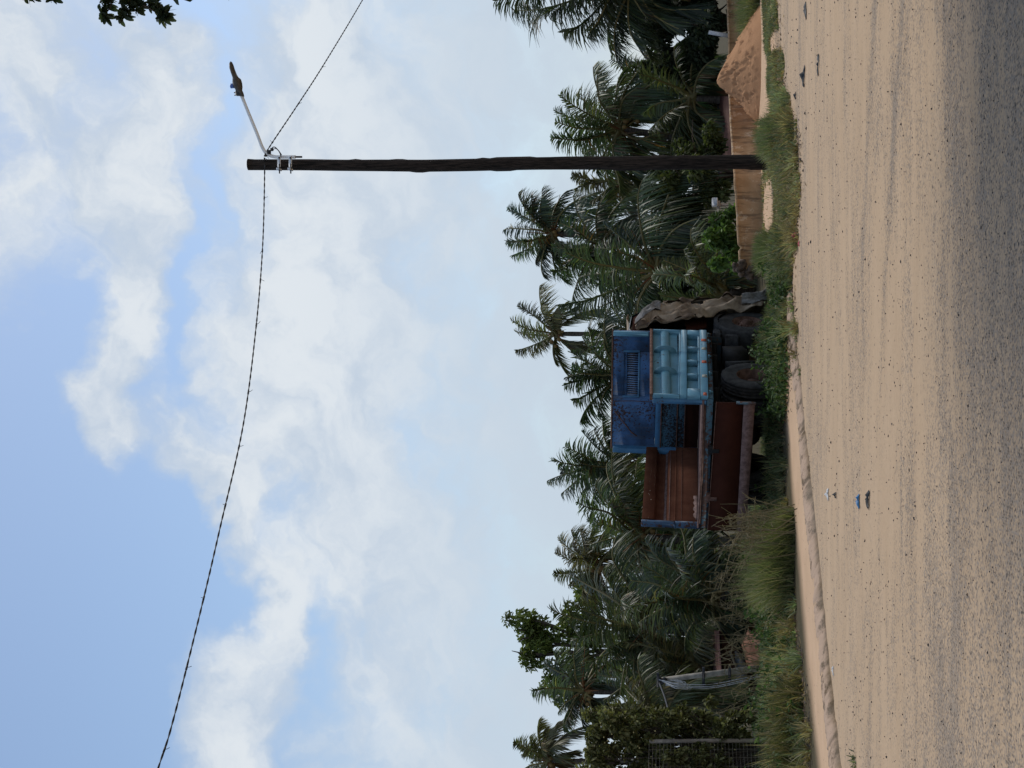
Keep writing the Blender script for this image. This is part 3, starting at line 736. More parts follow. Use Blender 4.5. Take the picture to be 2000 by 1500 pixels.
# ------------------------------------------------------------------ street light on its timber pole
PY = 27.0
pole = empty('street_light', tuple(W(1183, 1499, PY)))
tag(pole, 'tall dark timber pole carrying a street lamp on a bent white arm', 'street light')
def pt(u, v, dy=0.): return W(u, v, PY + dy)
def pb(mb, name, mat, parent=pole, smooth=False):
    return mb.build(name, mat, parent, smooth=smooth, origin=None)
PO = np.array(pole.location)
class RB(MB):                                  # builds relative to the pole's base
    def build(s, name, mat, parent=None, smooth=False, **k):
        V = [v - PO for v in s.v]; s.v = V
        return MB.build(s, name, mat, parent, smooth)
vs_ = np.linspace(485, 1520, 80); cu = np.interp(vs_, [485, 600, 830, 1100, 1480, 1520], [1178, 1178, 1176.5, 1181, 1183.5, 1184])
mb = RB(); pts = np.array([pt(u + .8 * (vnoise(v, 1, .012, 3) - .5), v) for u, v in zip(cu, vs_)])
rad = np.interp(vs_, [485, 900, 1520], [.108, .122, .14]); N = 18; P = []
for i, (p, r_) in enumerate(zip(pts, rad)):
    row = []
    for j in range(N):
        th = 2 * math.pi * j / N
        k = 1 + .07 * (vnoise(p[2] * 1.3, j * .6, 1, 3) - .5) + .14 * (vnoise(p[2] * 2.3, j * .9, 1, 8) > .86)
        row.append(p + r_ * k * np.array([math.cos(th), math.sin(th), 0]))
    P.append(row)
mb.grid(P, closed=True); mb.f.append(tuple(range(N))); mb.build('pole', 'timber', pole, smooth=True)
mb = RB(); arm = catmull([pt(1193.5, 577, -.16), pt(1193.5, 548, -.16), pt(1194, 536, -.16), pt(1197, 526, -.17), pt(1203, 518, -.18), pt(1215, 511, -.2), pt(1240, 501.5, -.25), pt(1280, 485, -.33), pt(1315, 471, -.4)], 60)
mb.tube(arm, .034, 12); armo = mb.build('lamp_arm', 'white_pipe', pole, smooth=True)
mb = RB(); mb.tube([pt(1193.5, 590, -.15), pt(1193.5, 545, -.15)], .02, 6); mb.build('pole_spacer', 'timber', pole)
for v in (545, 567):
    mb = RB(); c = pt(1186, v, -.26); mb.box(c - [.13, .02, .028], c + [.1, .02, .028], .004)
    for du in (-10, ): mb.box(pt(1166 + 4, v, -.2) - [.03, .1, .03], pt(1166 + 4, v, -.2) + [.012, .1, .03], .004)
    b_ = mb.build('clamp', 'white_pipe', pole)
    mb = RB(); mb.tube([pt(1180, v + .5, -.29), pt(1161, v + 1, -.24)], .013, 6); mb.build('bolt', 'cable', b_); mb = RB(); mb.tube([pt(1192, v, -.31), pt(1192, v, -.27)], .018, 6); mb.build('bolt', 'cable', b_)
# lamp head
hp = [(1312, 473, .05, .05), (1318, 471, .055, .06), (1324, 467, .07, .09), (1331, 465.5, .095, .12), (1339, 464, .10, .14), (1346, 463, .08, .15), (1350, 460, .055, .15), (1356, 457, .045, .145), (1366, 453.5, .042, .13), (1374, 452, .036, .1), (1379, 451.6, .015, .05)]
P = []
for i, (u, v, hz, wy) in enumerate(hp):
    c = pt(u, v, -.42); row = []
    for j in range(14):
        th = 2 * math.pi * j / 14
        row.append(c + np.array([-.25 * hz * math.sin(th) * 0, wy * math.cos(th), hz * (math.sin(th) if math.sin(th) > 0 else .85 * math.sin(th))]))
    P.append(row)
P = [[P[0][0] * 0 + np.mean(P[0], 0)] * 14] + P + [[np.mean(P[-1], 0)] * 14]
mb = RB(); mb.grid(P, closed=True); head = mb.build('lamp_head', 'lamp_body', pole, smooth=True)
mb = RB(); c = pt(1321, 466.5, -.42); mb.box(c - [.08, .05, .04], c + [.02, .05, .06], .01); mb.tube([c + [-.06, 0, .04], c + [-.07, 0, .09]], .012, 6); mb.tube([c + [-.01, 0, .05], c + [-.02, 0, .1]], .012, 6); mb.build('arm_socket', 'lamp_body', head)
mb = RB(); mb.tube([pt(1333, 459, -.42), pt(1332, 451, -.42)], [.05, .048], 14); mb.ball(pt(1332, 451, -.42), (.048, .048, .012), seg=12); mb.build('photocell', 'blue_cell', head, smooth=False)

# twisted overhead cables
def cable(pts, name, label, ties, seed, rr=.008):
    a = catmull(pts, 420); T = np.gradient(a, axis=0); ln = np.cumsum(np.linalg.norm(T, axis=1)); T /= np.linalg.norm(T, axis=1)[:, None]
    A = np.cross(T, [0, 0, 1.]); A /= np.linalg.norm(A, axis=1)[:, None]; B = np.cross(T, A)
    mb = MB()
    for ph in (0, math.pi):
        th = ln * 2 * math.pi / .36 + ph
        mb.tube(a + .007 * (np.cos(th)[:, None] * A + np.sin(th)[:, None] * B), rr, 6)
    o = mb.build(name, 'cable', origin=a[0], smooth=True); tag(o, label, 'cable', 'overhead cables')
    rg = random.Random(seed)
    for t_ in ties:
        i = int(t_ * 419); p = a[i]; d = rg.uniform(-1, 1)
        mb = MB(); q1 = p + B[i] * .0 + T[i] * .04; mb.tube([q1 - T[i] * .07, q1], .016, 6)
        s_ = -1 if rg.random() < .7 else .6
        mb.tube([p, p + np.array([.02 * d, 0, .04 * s_]), p + np.array([.06 * d, 0, .075 * s_])], .004, 4)
        c_o = mb.build('cable_tie', 'cable', o, origin=a[0]); c_o.location = (0, 0, 0)
    return o
cable([W(1192, 516, PY - .15), W(1170, 517, PY - .16), W(1020, 513, 25.6), W(860, 500, 24), W(670, 475, 22.4), W(470, 430, 20.9), W(320, 395, 19.9), W(100, 340, 18.6), W(0, 309, 18.1), W(-300, 206, 16.8)], 'overhead_cable',
      'dark twisted cable sagging from the pole top across the open sky', (.045, .09, .16, .23, .27, .33, .41, .47, .53, .66, .73, .86), 3)
cable([W(1196, 522, PY - .15), W(1206, 522, PY - .1), W(1290, 578, 28.6), W(1370, 630, 30.6), W(1500, 708, 34), W(1650, 792, 39)], 'overhead_cable',
      'dark twisted cable running from the lamp arm down to the treetops', (.03, .06, .1, .25, .42, .6), 4)
mb = RB()
mb.box(pt(1204, 526, -.2) - [.05, .03, .03], pt(1204, 526, -.2) + [.03, .03, .04], .01); mb.box(pt(1208, 531, -.2) - [.03, .03, .03], pt(1208, 531, -.2) + [.03, .03, .03], .01)
mb.tube(catmull([pt(1207, 528, -.2), pt(1213, 535, -.25), pt(1207, 543, -.27), pt(1197, 550, -.27)], 20), .011, 6); mb.tube(catmull([pt(1206, 531, -.2), pt(1210, 538, -.28), pt(1204, 545, -.3), pt(1194, 549, -.27)], 20), .008, 6)
mb.build('connector', 'cable', pole)

# ------------------------------------------------------------------ low boundary wall at the right
wallpts = [(962, 29.0), (1050, 29.2), (1150, 29.6), (1300, 32.6), (1400, 34.2), (1640, 37.5)]
tops = [(960, 1445), (1000, 1443), (1100, 1437.5), (1200, 1430), (1300, 1424), (1430, 1422), (1640, 1414)]
mb = MB(); rows = []
for u in np.linspace(966, 1640, 110):
    Y = np.interp(u, [a for a, b in wallpts], [b for a, b in wallpts]); vt = np.interp(u, [a for a, b in tops], [b for a, b in tops])
    T_ = W(u, vt, Y); zt_ = T_[2] + .012 * (vnoise(u, 1, .05, 4) - .5) - (.06 if 1011 < u < 1016 else 0)
    x, y = T_[0], T_[1]
    if u < 985: y += .05 * vnoise(u, 2, .3, 1)
    ofs = .02 * (vnoise(u, 3, .02, 2) - .5)
    rows.append([(x, y + ofs, -.1), (x, y + ofs + .012 * (vnoise(u, 7, .2) - .5), zt_ * .5), (x, y + ofs, zt_ - .05), (x, y - .025, zt_ - .045), (x, y - .025, zt_), (x + .02, y + .17, zt_ + .004), (x + .03, y + .16, -.2)])
mb.grid(rows); mb.f.append(tuple(range(7)))
o = mb.build('boundary_wall', 'wall', origin=W(1100, 1490, 29.4)); tag(o, 'low stained tan rendered wall behind the grass and the timber pole', 'wall')
mb = MB(); a_ = W(974, 1458, 29.0)
for i in range(26): mb.ball(a_ + [random.uniform(-.16, .14), random.uniform(-.1, .02), random.uniform(-.27, .24)], random.uniform(.05, .11), seg=6, rough=.35)
e_ = mb.build('broken_end', mat_noise('broken_masonry', (.03, .025, .02), (.16, .12, .09), 9, .95, bump=.6), o); e_.matrix_parent_inverse = Matrix.Translation(-o.location)
# pile of orange sand
HB = W(1352, 1477, 31.4); mb = MB(); P = []
dirs = 150
prof_r = {0: 1.52, 90: 1.2, 180: 1.02, 270: 1.05, 360: 1.52}
for k in range(90):
    f = k / 89; row = []
    for j in range(dirs):
        th = 2 * math.pi * j / dirs; deg = math.degrees(th)
        rmax = np.interp(deg, [0, 60, 120, 180, 270, 360], [1.56, 1.2, 1.0, 1.04, 1.1, 1.56]) * (1 + .1 * (vnoise(math.cos(th) * 2, math.sin(th) * 2, 1, 3) - .5))
        x, y = f * rmax * math.cos(th), f * rmax * math.sin(th)
        h_ = 1.0 * (1 - f) ** 1.0 * (1 - .12 * math.sin(math.pi * f)) - .05 * math.exp(-(f / .09) ** 2)
        if math.cos(th) > .3: h_ += .06 * math.sin(math.pi * f) 
        n_ = .06 * (vnoise(x, y, 1.8, 3) - .5) + .035 * (vnoise(x, y, 7, 4) - .5) + .05 * smooth(.7, .95, vnoise(x, y, 15, 6)) - .05 * smooth(.72, .95, vnoise(x * 1.4, y, 11, 7))
        row.append((x - .12 * (1 - f), y, h_ + n_ * smooth(0, .2, 1 - f) - .04))
    P.append(row)
mb.grid(P, closed=True); o = mb.build('sand_heap', 'heap', smooth=True); o.location = Vector(HB); o.location.z = .12
tag(o, 'pointed heap of loose orange sand in front of the low wall', 'sand heap')
# red roof and house beyond the wall
def place_house(): pass
Yh = 38.5
h = empty('house', tuple(W(1250, 1440, Yh))); tag(h, 'low house with red sheet roof showing just above the tan wall', 'house'); HO = np.array(h.location)
def hb_(mb, n, mt):
    mb.v = [v - HO for v in mb.v]; return mb.build(n, mt, h)
mb = MB(); rows = []
for i, u in enumerate(np.linspace(1150, 1312, 34)):
    f = (u - 1150) / 162; e = W(u, 1424, Yh - 1.2); rr = W(u, 1406 - 1.5 * f, Yh + .8); dz = .02 * (i % 2)
    rows.append([e + [0, -.3, -.25 + dz], e + [0, 0, dz], rr + [0, 0, dz]])
mb.grid(rows); rf = hb_(mb, 'roof', 'roof')
mb = MB(); mb.tube([W(1150, 1406, Yh + .8), W(1312, 1404, Yh + .8)], .05, 8); mb.v = [v - HO for v in mb.v]; mb.build('ridge_cap', 'cable', rf)
mb = MB(); a_, b_ = W(1285, 1405, Yh + 3), W(1225, 1405, Yh + 3); mb.box((b_[0] + .2, Yh + 2.2, -2.3), (a_[0] + .5, Yh + 5, .95), .02); hb_(mb, 'wall', 'brown_house')
mb = MB(); a_ = W(1284, 1385, Yh + 2); mb.prism([(a_[0] - .2, a_[2] - .1), (a_[0] + .1, a_[2] + .03), (a_[0] + .14, a_[2] - .06), (a_[0], a_[2] - .2)], 1, Yh + 1.9, Yh + 1.95); hb_(mb, 'gable_sheet', 'white_pipe')
mb = MB(); a_ = W(1262, 1375, Yh + 5); mb.box((a_[0] - .5, Yh + 4.5, .96), (a_[0] + .6, Yh + 4.9, 1.45), .02); hb_(mb, 'upper_wall', 'brown_house')
# leaning white post, post with a white box
mb = MB(); mb.tube([W(1430, 1424, 35.5), W(1437, 1384, 35.5)], [.055, .05], 8); o = mb.build('leaning_post', 'galv', origin=W(1430, 1424, 35.5)); tag(o, 'pale post leaning behind the wall under dark trees', 'post')
r_ = empty('meter_post', tuple(W(1101, 1440, 33))); tag(r_, 'small white box on a grey stake behind the bright green shrub', 'meter box'); RO = np.array(r_.location)
mb = MB(); mb.box(W(1100, 1415, 33) - [.03, .03, .6] - RO, W(1100, 1400, 33) + [.03, .03, .02] - RO, .01); mb.box(W(1092, 1405, 32.9) - [.1, .02, .02] - RO, W(1108, 1400, 32.9) + [0, .02, 0] - RO, .01); mb.build('stake', 'concrete', r_)
mb = MB(); mb.box(W(1103, 1400, 32.9) - [.07, .06, .02] - RO, W(1111, 1393, 32.9) + [.03, .06, .03] - RO, .012); mb.build('box', 'galv', r_)

# ------------------------------------------------------------------ things behind the grass on the left
Yp = 27.5
r_ = empty('service_pole', tuple(W(197, 1500, Yp))); tag(r_, 'pale slender pole with loose wires and dark cross bars', 'pole'); RO = np.array(r_.location)
mb = MB(); mb.tube([W(197, 1500, Yp) - RO, W(184, 1390, Yp) - RO, W(172, 1292, Yp) - RO], [.062, .056, .05], 10); mb.build('shaft', mat_noise('pale_pole', (.22, .2, .17), (.36, .33, .28), 8, .9), r_, smooth=True)
for (u, v, dv) in ((177, 1374, 20), (181, 1425, 19), (172, 1285, 14)):
    mb = MB(); mb.box(W(u - dv, v + 1.5, Yp - .07) - RO - [0, .02, .012], W(u + dv, v - 1.5, Yp - .07) - RO + [0, .02, .012], .003); mb.build('cross_bar', 'cable', r_)
mb = MB()
for k in range(7):
    a0 = W(170 + random.uniform(-3, 3), 1290 + random.uniform(-4, 14), Yp - .1); a1 = W(160 + random.uniform(-8, 8), 1318 + random.uniform(0, 20), Yp - .15 - random.random() * .2); a2 = W(164 + random.uniform(-10, 4), 1335 + random.uniform(-10, 20), Yp - .1); a3 = W(172, 1300 + random.uniform(0, 30), Yp - .08)
    mb.tube(catmull([a0, a1, a2, a3], 18) - RO, .008, 5)
for du in (-13, -16, -9):
    mb.tube(catmull([W(170 + du * .5, 1300, Yp - .1), W(172 + du, 1380, Yp - .12), W(182 + du, 1440, Yp - .1), W(190 + du * .6, 1490, Yp)], 18) - RO, .007, 5)
mb.build('loose_wires', 'galv', r_)
mb = MB()
for k in range(3): c = W(171 + random.uniform(-3, 3), 1288 + k * 5, Yp - .06); mb.ball(c - RO, (.07, .05, .05), seg=7, rough=.2)
mb.build('insulator_cluster', 'cable', r_)
mb = MB(); mb.tube(catmull([W(166, 1288, Yp - .1), W(140, 1298, 26), W(112, 1306, 24.4), W(70, 1318, 22.6), W(58, 1322, 22.3)], 60), .018, 6); o = mb.build('service_cable', 'cable', origin=W(166, 1288, Yp - .1)); tag(o, 'grey cable slung from the pale pole to the overgrown fence', 'cable')
r_ = empty('shed', tuple(W(205, 1470, 31))); tag(r_, 'small brown shed with grey tin sheets behind the pale pole', 'shed'); RO = np.array(r_.location)
mb = MB(); mb.box(W(150, 1500, 31.5) - RO, W(262, 1408, 31.5) + [0, 2.2, 0] - RO, .02); mb.build('wall', 'red_shed', r_)
mb = MB(); mb.add([p - RO for p in (W(146, 1412, 31.0), W(268, 1404, 31.0), W(268, 1388, 33.9), W(146, 1396, 33.9))], [(0, 1, 2, 3)]); mb.add([p - RO + [0, 0, -.04] for p in (W(146, 1412, 31.0), W(268, 1404, 31.0), W(268, 1388, 33.9), W(146, 1396, 33.9))], [(3, 2, 1, 0)]); mb.build('roof', 'roof', r_)
mb = MB(); Yq = 31.3
mb.prism([(p[0] - RO[0], p[2] - RO[2]) for p in (W(158, 1462, Yq), W(222, 1452, Yq), W(226, 1436, Yq), W(196, 1436, Yq), W(158, 1438, Yq))], 1, Yq - .03 - RO[1], Yq + .03 - RO[1]); mb.build('tin_sheet', 'grey_sheet', r_)
mb = MB(); mb.tube([W(228, 1425, Yq - .1) - RO, W(198, 1438, Yq - .1) - RO], .03, 6); mb.tube([W(228, 1436, Yq - .1) - RO, W(198, 1458, Yq - .1) - RO], .035, 6); mb.build('leaning_pole', 'concrete', r_)
# bank of red earth
mb = MB(); rows = []
for u in np.linspace(190, 268, 30):
    Y = 29.6; t_ = np.interp(u, [190, 205, 240, 268], [1470, 1458, 1450, 1462]) + 4 * (vnoise(u, 1, .15) - .5); p = W(u, t_, Y); rows.append([(p[0], Y - .5, .0), (p[0], Y - .22, p[2] * .55 + .04 * vnoise(u, 2, .3)), (p[0], Y - .05, p[2]), (p[0], Y + .6, p[2] - .05), (p[0], Y + 1, -.2)])
mb.grid(rows); o = mb.build('earth_bank', 'red_soil', smooth=True); tag(o, 'bank of bare red earth behind the roadside grass', kind='structure')

# vine-covered fence at the far left
Yv = 22.2
fe = empty('mesh_fence', tuple(W(52, 1530, Yv))); tag(fe, 'wire mesh fence on a grey post swallowed by creeper', 'fence'); FO = np.array(fe.location)
mb = MB(); p0, p1 = W(54, 1530, Yv), W(52, 1268, Yv)
mb.tube([p0 - FO, (p0 + p1) / 2 - FO, p1 - FO], [.03, .036, .034], 8); mb.build('post', 'concrete', fe)
p2, p3 = W(-140, 1545, Yv - 1.6), W(-142, 1262, Yv - 1.6)
mb = MB(); mb.tube([p2 - FO, p3 - FO], .05, 8); mb.build('post', 'concrete', fe)
mb = MB()
n = 38
for i in range(n):
    f = i / (n - 1); a = p0 + (p1 - p0) * f; b = p2 + (p3 - p2) * f
    mb.tube([a - FO, (a + b) / 2 - FO + [0, 0, -.006], b - FO], .0028, 4, cap=False)
for i in range(12):
    f = i / 11; a = p0 + (p2 - p0) * f; b = p1 + (p3 - p1) * f; mb.tube([a - FO, b - FO], .0022, 4, cap=False)
mb.build('wire_mesh', mat_noise('rusty_wire', (.16, .125, .09), (.3, .27, .22), 9, .8), fe)
# ------------------------------------------------------------------ palms
def ribbons(st, base, dirn, side, length, width, droop, col, k=4, taper=(.7, 1., .75, .08)):
    """n ribbons: base, dirn, side (n,3); length, width (n,); each bends down by droop"""
    ts = np.linspace(0, 1, k)
    n = len(base); P = np.zeros((n, k, 2, 3))
    for i, t_ in enumerate(ts):
        c = base + dirn * (length * t_)[:, None] + np.array([0, 0, -1.]) * (droop * length * t_ ** 2)[:, None]
        wd = width * np.interp(t_, np.linspace(0, 1, len(taper)), taper)
        P[:, i, 0] = c - side * wd[:, None] / 2; P[:, i, 1] = c + side * wd[:, None] / 2
    st.add(P, col)
WIND = np.array([-.35, .15, 0.])
GREENS = np.array([1.95, 1.8, 2.0]) * np.array([(.026, .040, .019), (.038, .053, .023), (.05, .063, .029), (.033, .049, .028), (.06, .066, .03)])
def frond(st, mb, C, T, arch, rg, tint, dead=0., leafscale=1., width=.05, npair=46, bare=.16):
    C, T = np.asarray(C, float), np.asarray(T, float); Lf = np.linalg.norm(T - C)
    mid = (C + T) / 2 + arch * Lf
    ts = np.linspace(0, 1, 15); q = ((1 - ts) ** 2)[:, None] * C + (2 * ts * (1 - ts))[:, None] * mid + (ts ** 2)[:, None] * T
    q = q + np.outer(np.sin(ts * 9 + rg.uniform(0, 6)), rg.normal(0, .012, 3)) * Lf
    stem = np.array([.25, .215, .09]) * (1 - dead) + np.array([.2, .11, .05]) * dead
    if mb is not None: mb.tube(q, np.interp(ts, [0, .12, 1], [.07, .046, .010]), 5, cap=False, col=(*(stem * rg.uniform(.6, 1.1)), 1))
    s_ = bare + (1 - bare) * (np.arange(npair) + .5) / npair
    s2 = np.repeat(s_, 2) + rg.uniform(-.012, .012, npair * 2)
    sg = np.tile([1., -1.], npair)
    b = np.stack([np.interp(s2, ts, q[:, i]) for i in range(3)], 1)
    tg = np.gradient(q, axis=0); tg /= np.linalg.norm(tg, axis=1)[:, None]
    tt = np.stack([np.interp(s2, ts, tg[:, i]) for i in range(3)], 1); tt /= np.linalg.norm(tt, axis=1)[:, None]
    roll = rg.normal(0, .5)
    up = np.array([math.sin(roll) * .5, rg.normal(0, .3), 1.]); sd = np.cross(tt, up); sd /= np.linalg.norm(sd, axis=1)[:, None] + 1e-6
    nrm = np.cross(sd, tt)
    prof = np.sin(np.pi * np.clip((s2 - bare) / (1 - bare) * .86 + .12, 0, 1)) ** .6
    ln = Lf * .33 * leafscale * prof * rg.uniform(.75, 1.12, len(s2)) + .05
    fw = np.interp(s2, [0, 1], [.45, 1.25])[:, None]
    d = tt * fw * 1.0 + sd * sg[:, None] * .62 + nrm * rg.normal(.0, .12, len(s2))[:, None] + WIND * .75 + np.array([0, 0, -.42])
    d += rg.normal(0, .05, d.shape); d /= np.linalg.norm(d, axis=1)[:, None]
    side = np.cross(d, nrm + rg.normal(0, .35, d.shape)); side /= np.linalg.norm(side, axis=1)[:, None] + 1e-6
    g = np.array(tint)[None] * rg.uniform(.7, 1.35, (len(s2), 1)) * (1 + rg.normal(0, .06, (len(s2), 3)))
    dm = (rg.random(len(s2)) < dead)[:, None]
    g = np.where(dm, np.array([.13, .075, .035]) * rg.uniform(.6, 1.3, (len(s2), 1)), g)
    yb = (rg.random(len(s2)) < .06)[:, None]; g = np.where(yb, g * [2.4, 1.9, 1.2], g)
    ribbons(st, b, d, side, ln, np.full(len(s2), width) * rg.uniform(.7, 1.2, len(s2)), rg.uniform(.25, .6, len(s2)), np.clip(g, 0, 1), k=4)
PALMS = 'coconut palms behind the truck and the wall'
def palm(label, u, v, Y, fr, seed, extra=10, base_u=None, fruit=True, dry=.22, bright=1., ext=.75, group=PALMS, name='coconut_palm', cat='palm tree', down=4):
    rg = np.random.default_rng(seed)
    C = W(u, v, Y); bu = u if base_u is None else base_u
    foot = W(bu, v, Y); foot = np.array([foot[0], Y + .3, float(gz(foot[0], Y)) - .1])
    root = empty(name, tuple(foot)); tag(root, label, cat, group)
    mb = MB(); midp = (foot + C) / 2 + [rg.normal(0, .12), 0, 0]
    tp = catmull([foot, midp, C + [0, 0, -.1]], 22); rr = np.interp(np.linspace(0, 1, 22), [0, .12, 1], [.2, .13, .095]) * (1 + .06 * (np.arange(22) % 2))
    mb.tube(tp - foot, rr, 9); mb.build('trunk', 'trunk', root, smooth=False)
    st, cm = Strips(), MB(); s0 = 1 / PX(Y)
    base_t = GREENS[rg.integers(len(GREENS))] * bright
    def go(ang, ln, psi, dead=0., ls=1.):
        a = R(ang); l_ = ln * s0 * 1.10
        dy = l_ * math.tan(psi) * .8
        T = C + np.array([math.cos(a) * l_, dy, math.sin(a) * l_])
        arch = np.array([0.04 * math.cos(a), 0, .16 + .06 * math.cos(a) ** 2])
        if math.sin(a) < -.3: arch = np.array([.28 * (1 if math.cos(a) > 0 else -1) * (1 - abs(math.cos(a)) * .4), 0, .2])
        elif math.sin(a) > .75: arch = np.array([.10 * (1 if rg.random() < .45 else -1), 0, .05])
        tint = base_t * rg.uniform(.6, 1.5) * np.array([1 + rg.normal(0, .08), 1, 1 + rg.normal(0, .08)])
        frond(st, cm, C + rg.normal(0, .05, 3), T, arch, rg, tint, dead, ls, width=max(.028, .038 * (Y / 40) ** .6), npair=int(np.clip(l_ * 30, 46, 110)))
    for (a, ln) in fr: go(a + rg.normal(0, 1.5), ln, rg.uniform(-.7, .7))
    m_ = np.mean([l for _, l in fr])
    for k in range(int(extra * 1.2)): go(rg.uniform(-60, 240), m_ * ext * rg.uniform(.75, 1.1), rg.choice([-1, 1]) * rg.uniform(.5, 1.05), dead=dry * rg.random())
    for k in range(down): go(rg.uniform(225, 315), m_ * .8 * rg.uniform(.7, 1.1), rg.uniform(-.9, .9), dead=min(1, dry * 3 * rg.random()))
    st.into(cm); cm.v = [x - foot for x in cm.v]
    cm.build('crown', 'palm', root)
    if fruit:
        for k in range(rg.integers(6, 11)):
            mb = MB(); mb.ball(C - foot + rg.normal(0, 1, 3) * [.2, .2, .14] + [0, -.1, -.16], rg.uniform(.07, .11), seg=7); mb.build('coconut', 'coconut', root, smooth=True)
        mb = MB()
        for k in range(22):
            dd = rg.normal(0, 1, 3) * [.7, .5, .6] + [0, 0, .1]; mb.tube([C - foot, C - foot + dd * .4, C - foot + dd * .75 - [0, 0, .08]], [.03, .02, .006], 4, cap=False)
        mb.build('flower_stalk', 'fibre', root)
    return root
palm('tall windswept palm standing just left of the timber pole', 1043, 1079, 50, [(81, 97), (60, 92), (38, 88), (10, 80), (-18, 85), (-53, 101), (118, 82), (98, 85), (193, 92), (172, 82), (-70, 112), (219, 81), (150, 60), (240, 90)], 1, 8, base_u=1010)
palm('broad low palm with huge fronds between truck cab and bright shrub', 971, 1286, 37, [(81, 161), (95, 150), (-6, 180), (-35, 205), (-20, 190), (-52, 125), (112, 187), (103, 115), (123, 128), (160, 80), (231, 80), (35, 103), (49, 128), (-68, 110), (65, 130), (10, 150)], 2, 12, base_u=985, dry=.05)
palm('windblown palm crown filling the gap below the tall windswept palm', 1018, 1180, 44, [(60, 90), (30, 100), (0, 110), (-30, 110), (120, 100), (150, 110), (180, 90), (210, 90), (-60, 90), (90, 95), (235, 80)], 3, 12, fruit=False)
palm('slender lone palm with small crown rising above the truck cab', 848, 1086, 60, [(14, 85), (52, 84), (74, 79), (86, 82), (112, 78), (196, 84), (261, 75), (293, 93), (321, 60), (246, 70), (30, 60), (130, 60), (-15, 60), (180, 55)], 4, 3, base_u=852, ext=.55, down=1)
palm('palm peeping over the middle of the blue headboard', 765, 1212, 42, [(100, 100), (85, 88), (116, 93), (138, 108), (64, 100), (11, 117), (20, 85), (45, 95), (92, 95), (75, 92), (150, 80), (35, 110)], 5, 8, fruit=False)
palm('palm rising behind the cab roof under the slender palm', 850, 1235, 46, [(90, 70), (60, 75), (120, 75), (150, 70), (30, 70), (80, 60), (105, 60), (10, 70)], 6, 8, fruit=False)
palm('palm with upright fronds just left of the blue headboard', 590, 1216, 42, [(101, 132), (85, 122), (25, 92), (47, 95), (126, 93), (170, 90), (112, 125), (70, 105), (140, 100), (95, 112), (200, 90)], 7, 9)
palm('palm with drooping side fronds behind the left end of the truck', 455, 1258, 39, [(78, 105), (46, 125), (60, 130), (18, 165), (30, 140), (100, 95), (140, 100), (190, 100), (220, 110), (-30, 120), (-60, 100), (150, 80), (5, 130)], 8, 14)
palm('palm topping the trees left of the truck with splayed crown', 394, 1169, 47, [(61, 88), (76, 83), (96, 78), (121, 64), (23, 76), (10, 70), (-52, 90), (40, 80), (160, 70), (200, 70), (180, 80), (-20, 80), (230, 80)], 9, 7)
palm('large palm with orange flower stalks left of the truck', 274, 1269, 35, [(78, 171), (64, 171), (70, 140), (101, 140), (20, 170), (135, 100), (159, 125), (196, 90), (229, 94), (-85, 80), (40, 130), (115, 120), (5, 110), (-30, 110), (210, 130), (250, 110)], 10, 12, dry=.1)
palm('palm hung with coconuts and rusty husks above the pale pole', 150, 1141, 45, [(82, 89), (60, 85), (34, 91), (93, 77), (112, 60), (150, 75), (180, 60), (207, 70), (262, 90), (-44, 121), (-50, 80), (10, 80), (130, 60), (235, 85)], 11, 7, dry=.25)
palm('small far palm at the left above the creeper', 15, 1073, 56, [(59, 70), (18, 70), (-11, 64), (-23, 88), (-48, 94), (90, 55), (110, 60), (140, 60), (75, 62), (40, 55), (180, 60), (0, 55)], 12, 5, down=3)
palm('short palm with bare yellow stalks beside the creeper fence', 90, 1303, 29.5, [(93, 110), (83, 129), (25, 121), (-36, 108), (-61, 146), (0, 80), (100, 120), (75, 110), (-15, 100), (50, 100), (-48, 130), (110, 100)], 13, 8, fruit=False, dry=.12)
palm('low palm with arching fronds left of the rusty tailgate', 335, 1398, 32, [(29, 153), (21, 110), (79, 154), (55, 156), (96, 172), (120, 120), (150, 110), (40, 130), (68, 140), (5, 100), (-10, 90), (108, 140)], 14, 10, fruit=False)
palm('palm with full round crown to the right of the timber pole', 1247, 1213, 41, [(100, 121), (75, 120), (62, 118), (51, 115), (23, 119), (88, 112), (117, 76), (-78, 150), (-60, 180), (263, 113), (150, 90), (180, 110), (205, 110), (-40, 120), (0, 110), (-20, 130), (235, 120), (280, 140), (-70, 170)], 15, 12, base_u=1228)
palm('palm half hidden behind the timber pole', 1153, 1215, 48, [(87, 88), (105, 85), (125, 70), (184, 70), (265, 95), (220, 100), (150, 75), (200, 95), (240, 100), (60, 80), (170, 60)], 16, 8)
palm('dark leaning palm at the right edge with fronds over the sand heap', 1545, 1240, 37, [(101, 250), (96, 235), (113, 160), (128, 160), (145, 140), (166, 150), (193, 150), (215, 130), (235, 140), (180, 130), (85, 150), (60, 140), (30, 130), (0, 140)], 17, 12, bright=.7)
palm('palm between the round crowned palm and the right edge', 1362, 1296, 43, [(82, 90), (67, 75), (124, 75), (200, 100), (100, 80), (150, 90), (40, 80), (175, 100), (220, 110), (250, 110), (10, 80), (140, 120)], 18, 8, fruit=False, bright=.85)
palm('palm low behind the wall beneath the round crowned palm', 1308, 1352, 39, [(70, 100), (100, 90), (130, 100), (160, 110), (190, 100), (40, 100), (20, 90), (210, 80), (-10, 90)], 19, 8, fruit=False, bright=.9)
palm('low palm behind the truck cab canvas', 930, 1415, 32, [(60, 120), (95, 110), (30, 120), (120, 100), (0, 110), (-25, 90), (75, 130), (45, 100)], 20, 6, fruit=False)
palm('low palm filling the gap left of the headboard behind the truck body', 520, 1330, 43, [(90, 110), (60, 110), (120, 110), (150, 100), (30, 100), (180, 90), (0, 90), (105, 120), (75, 120)], 21, 10, fruit=False)

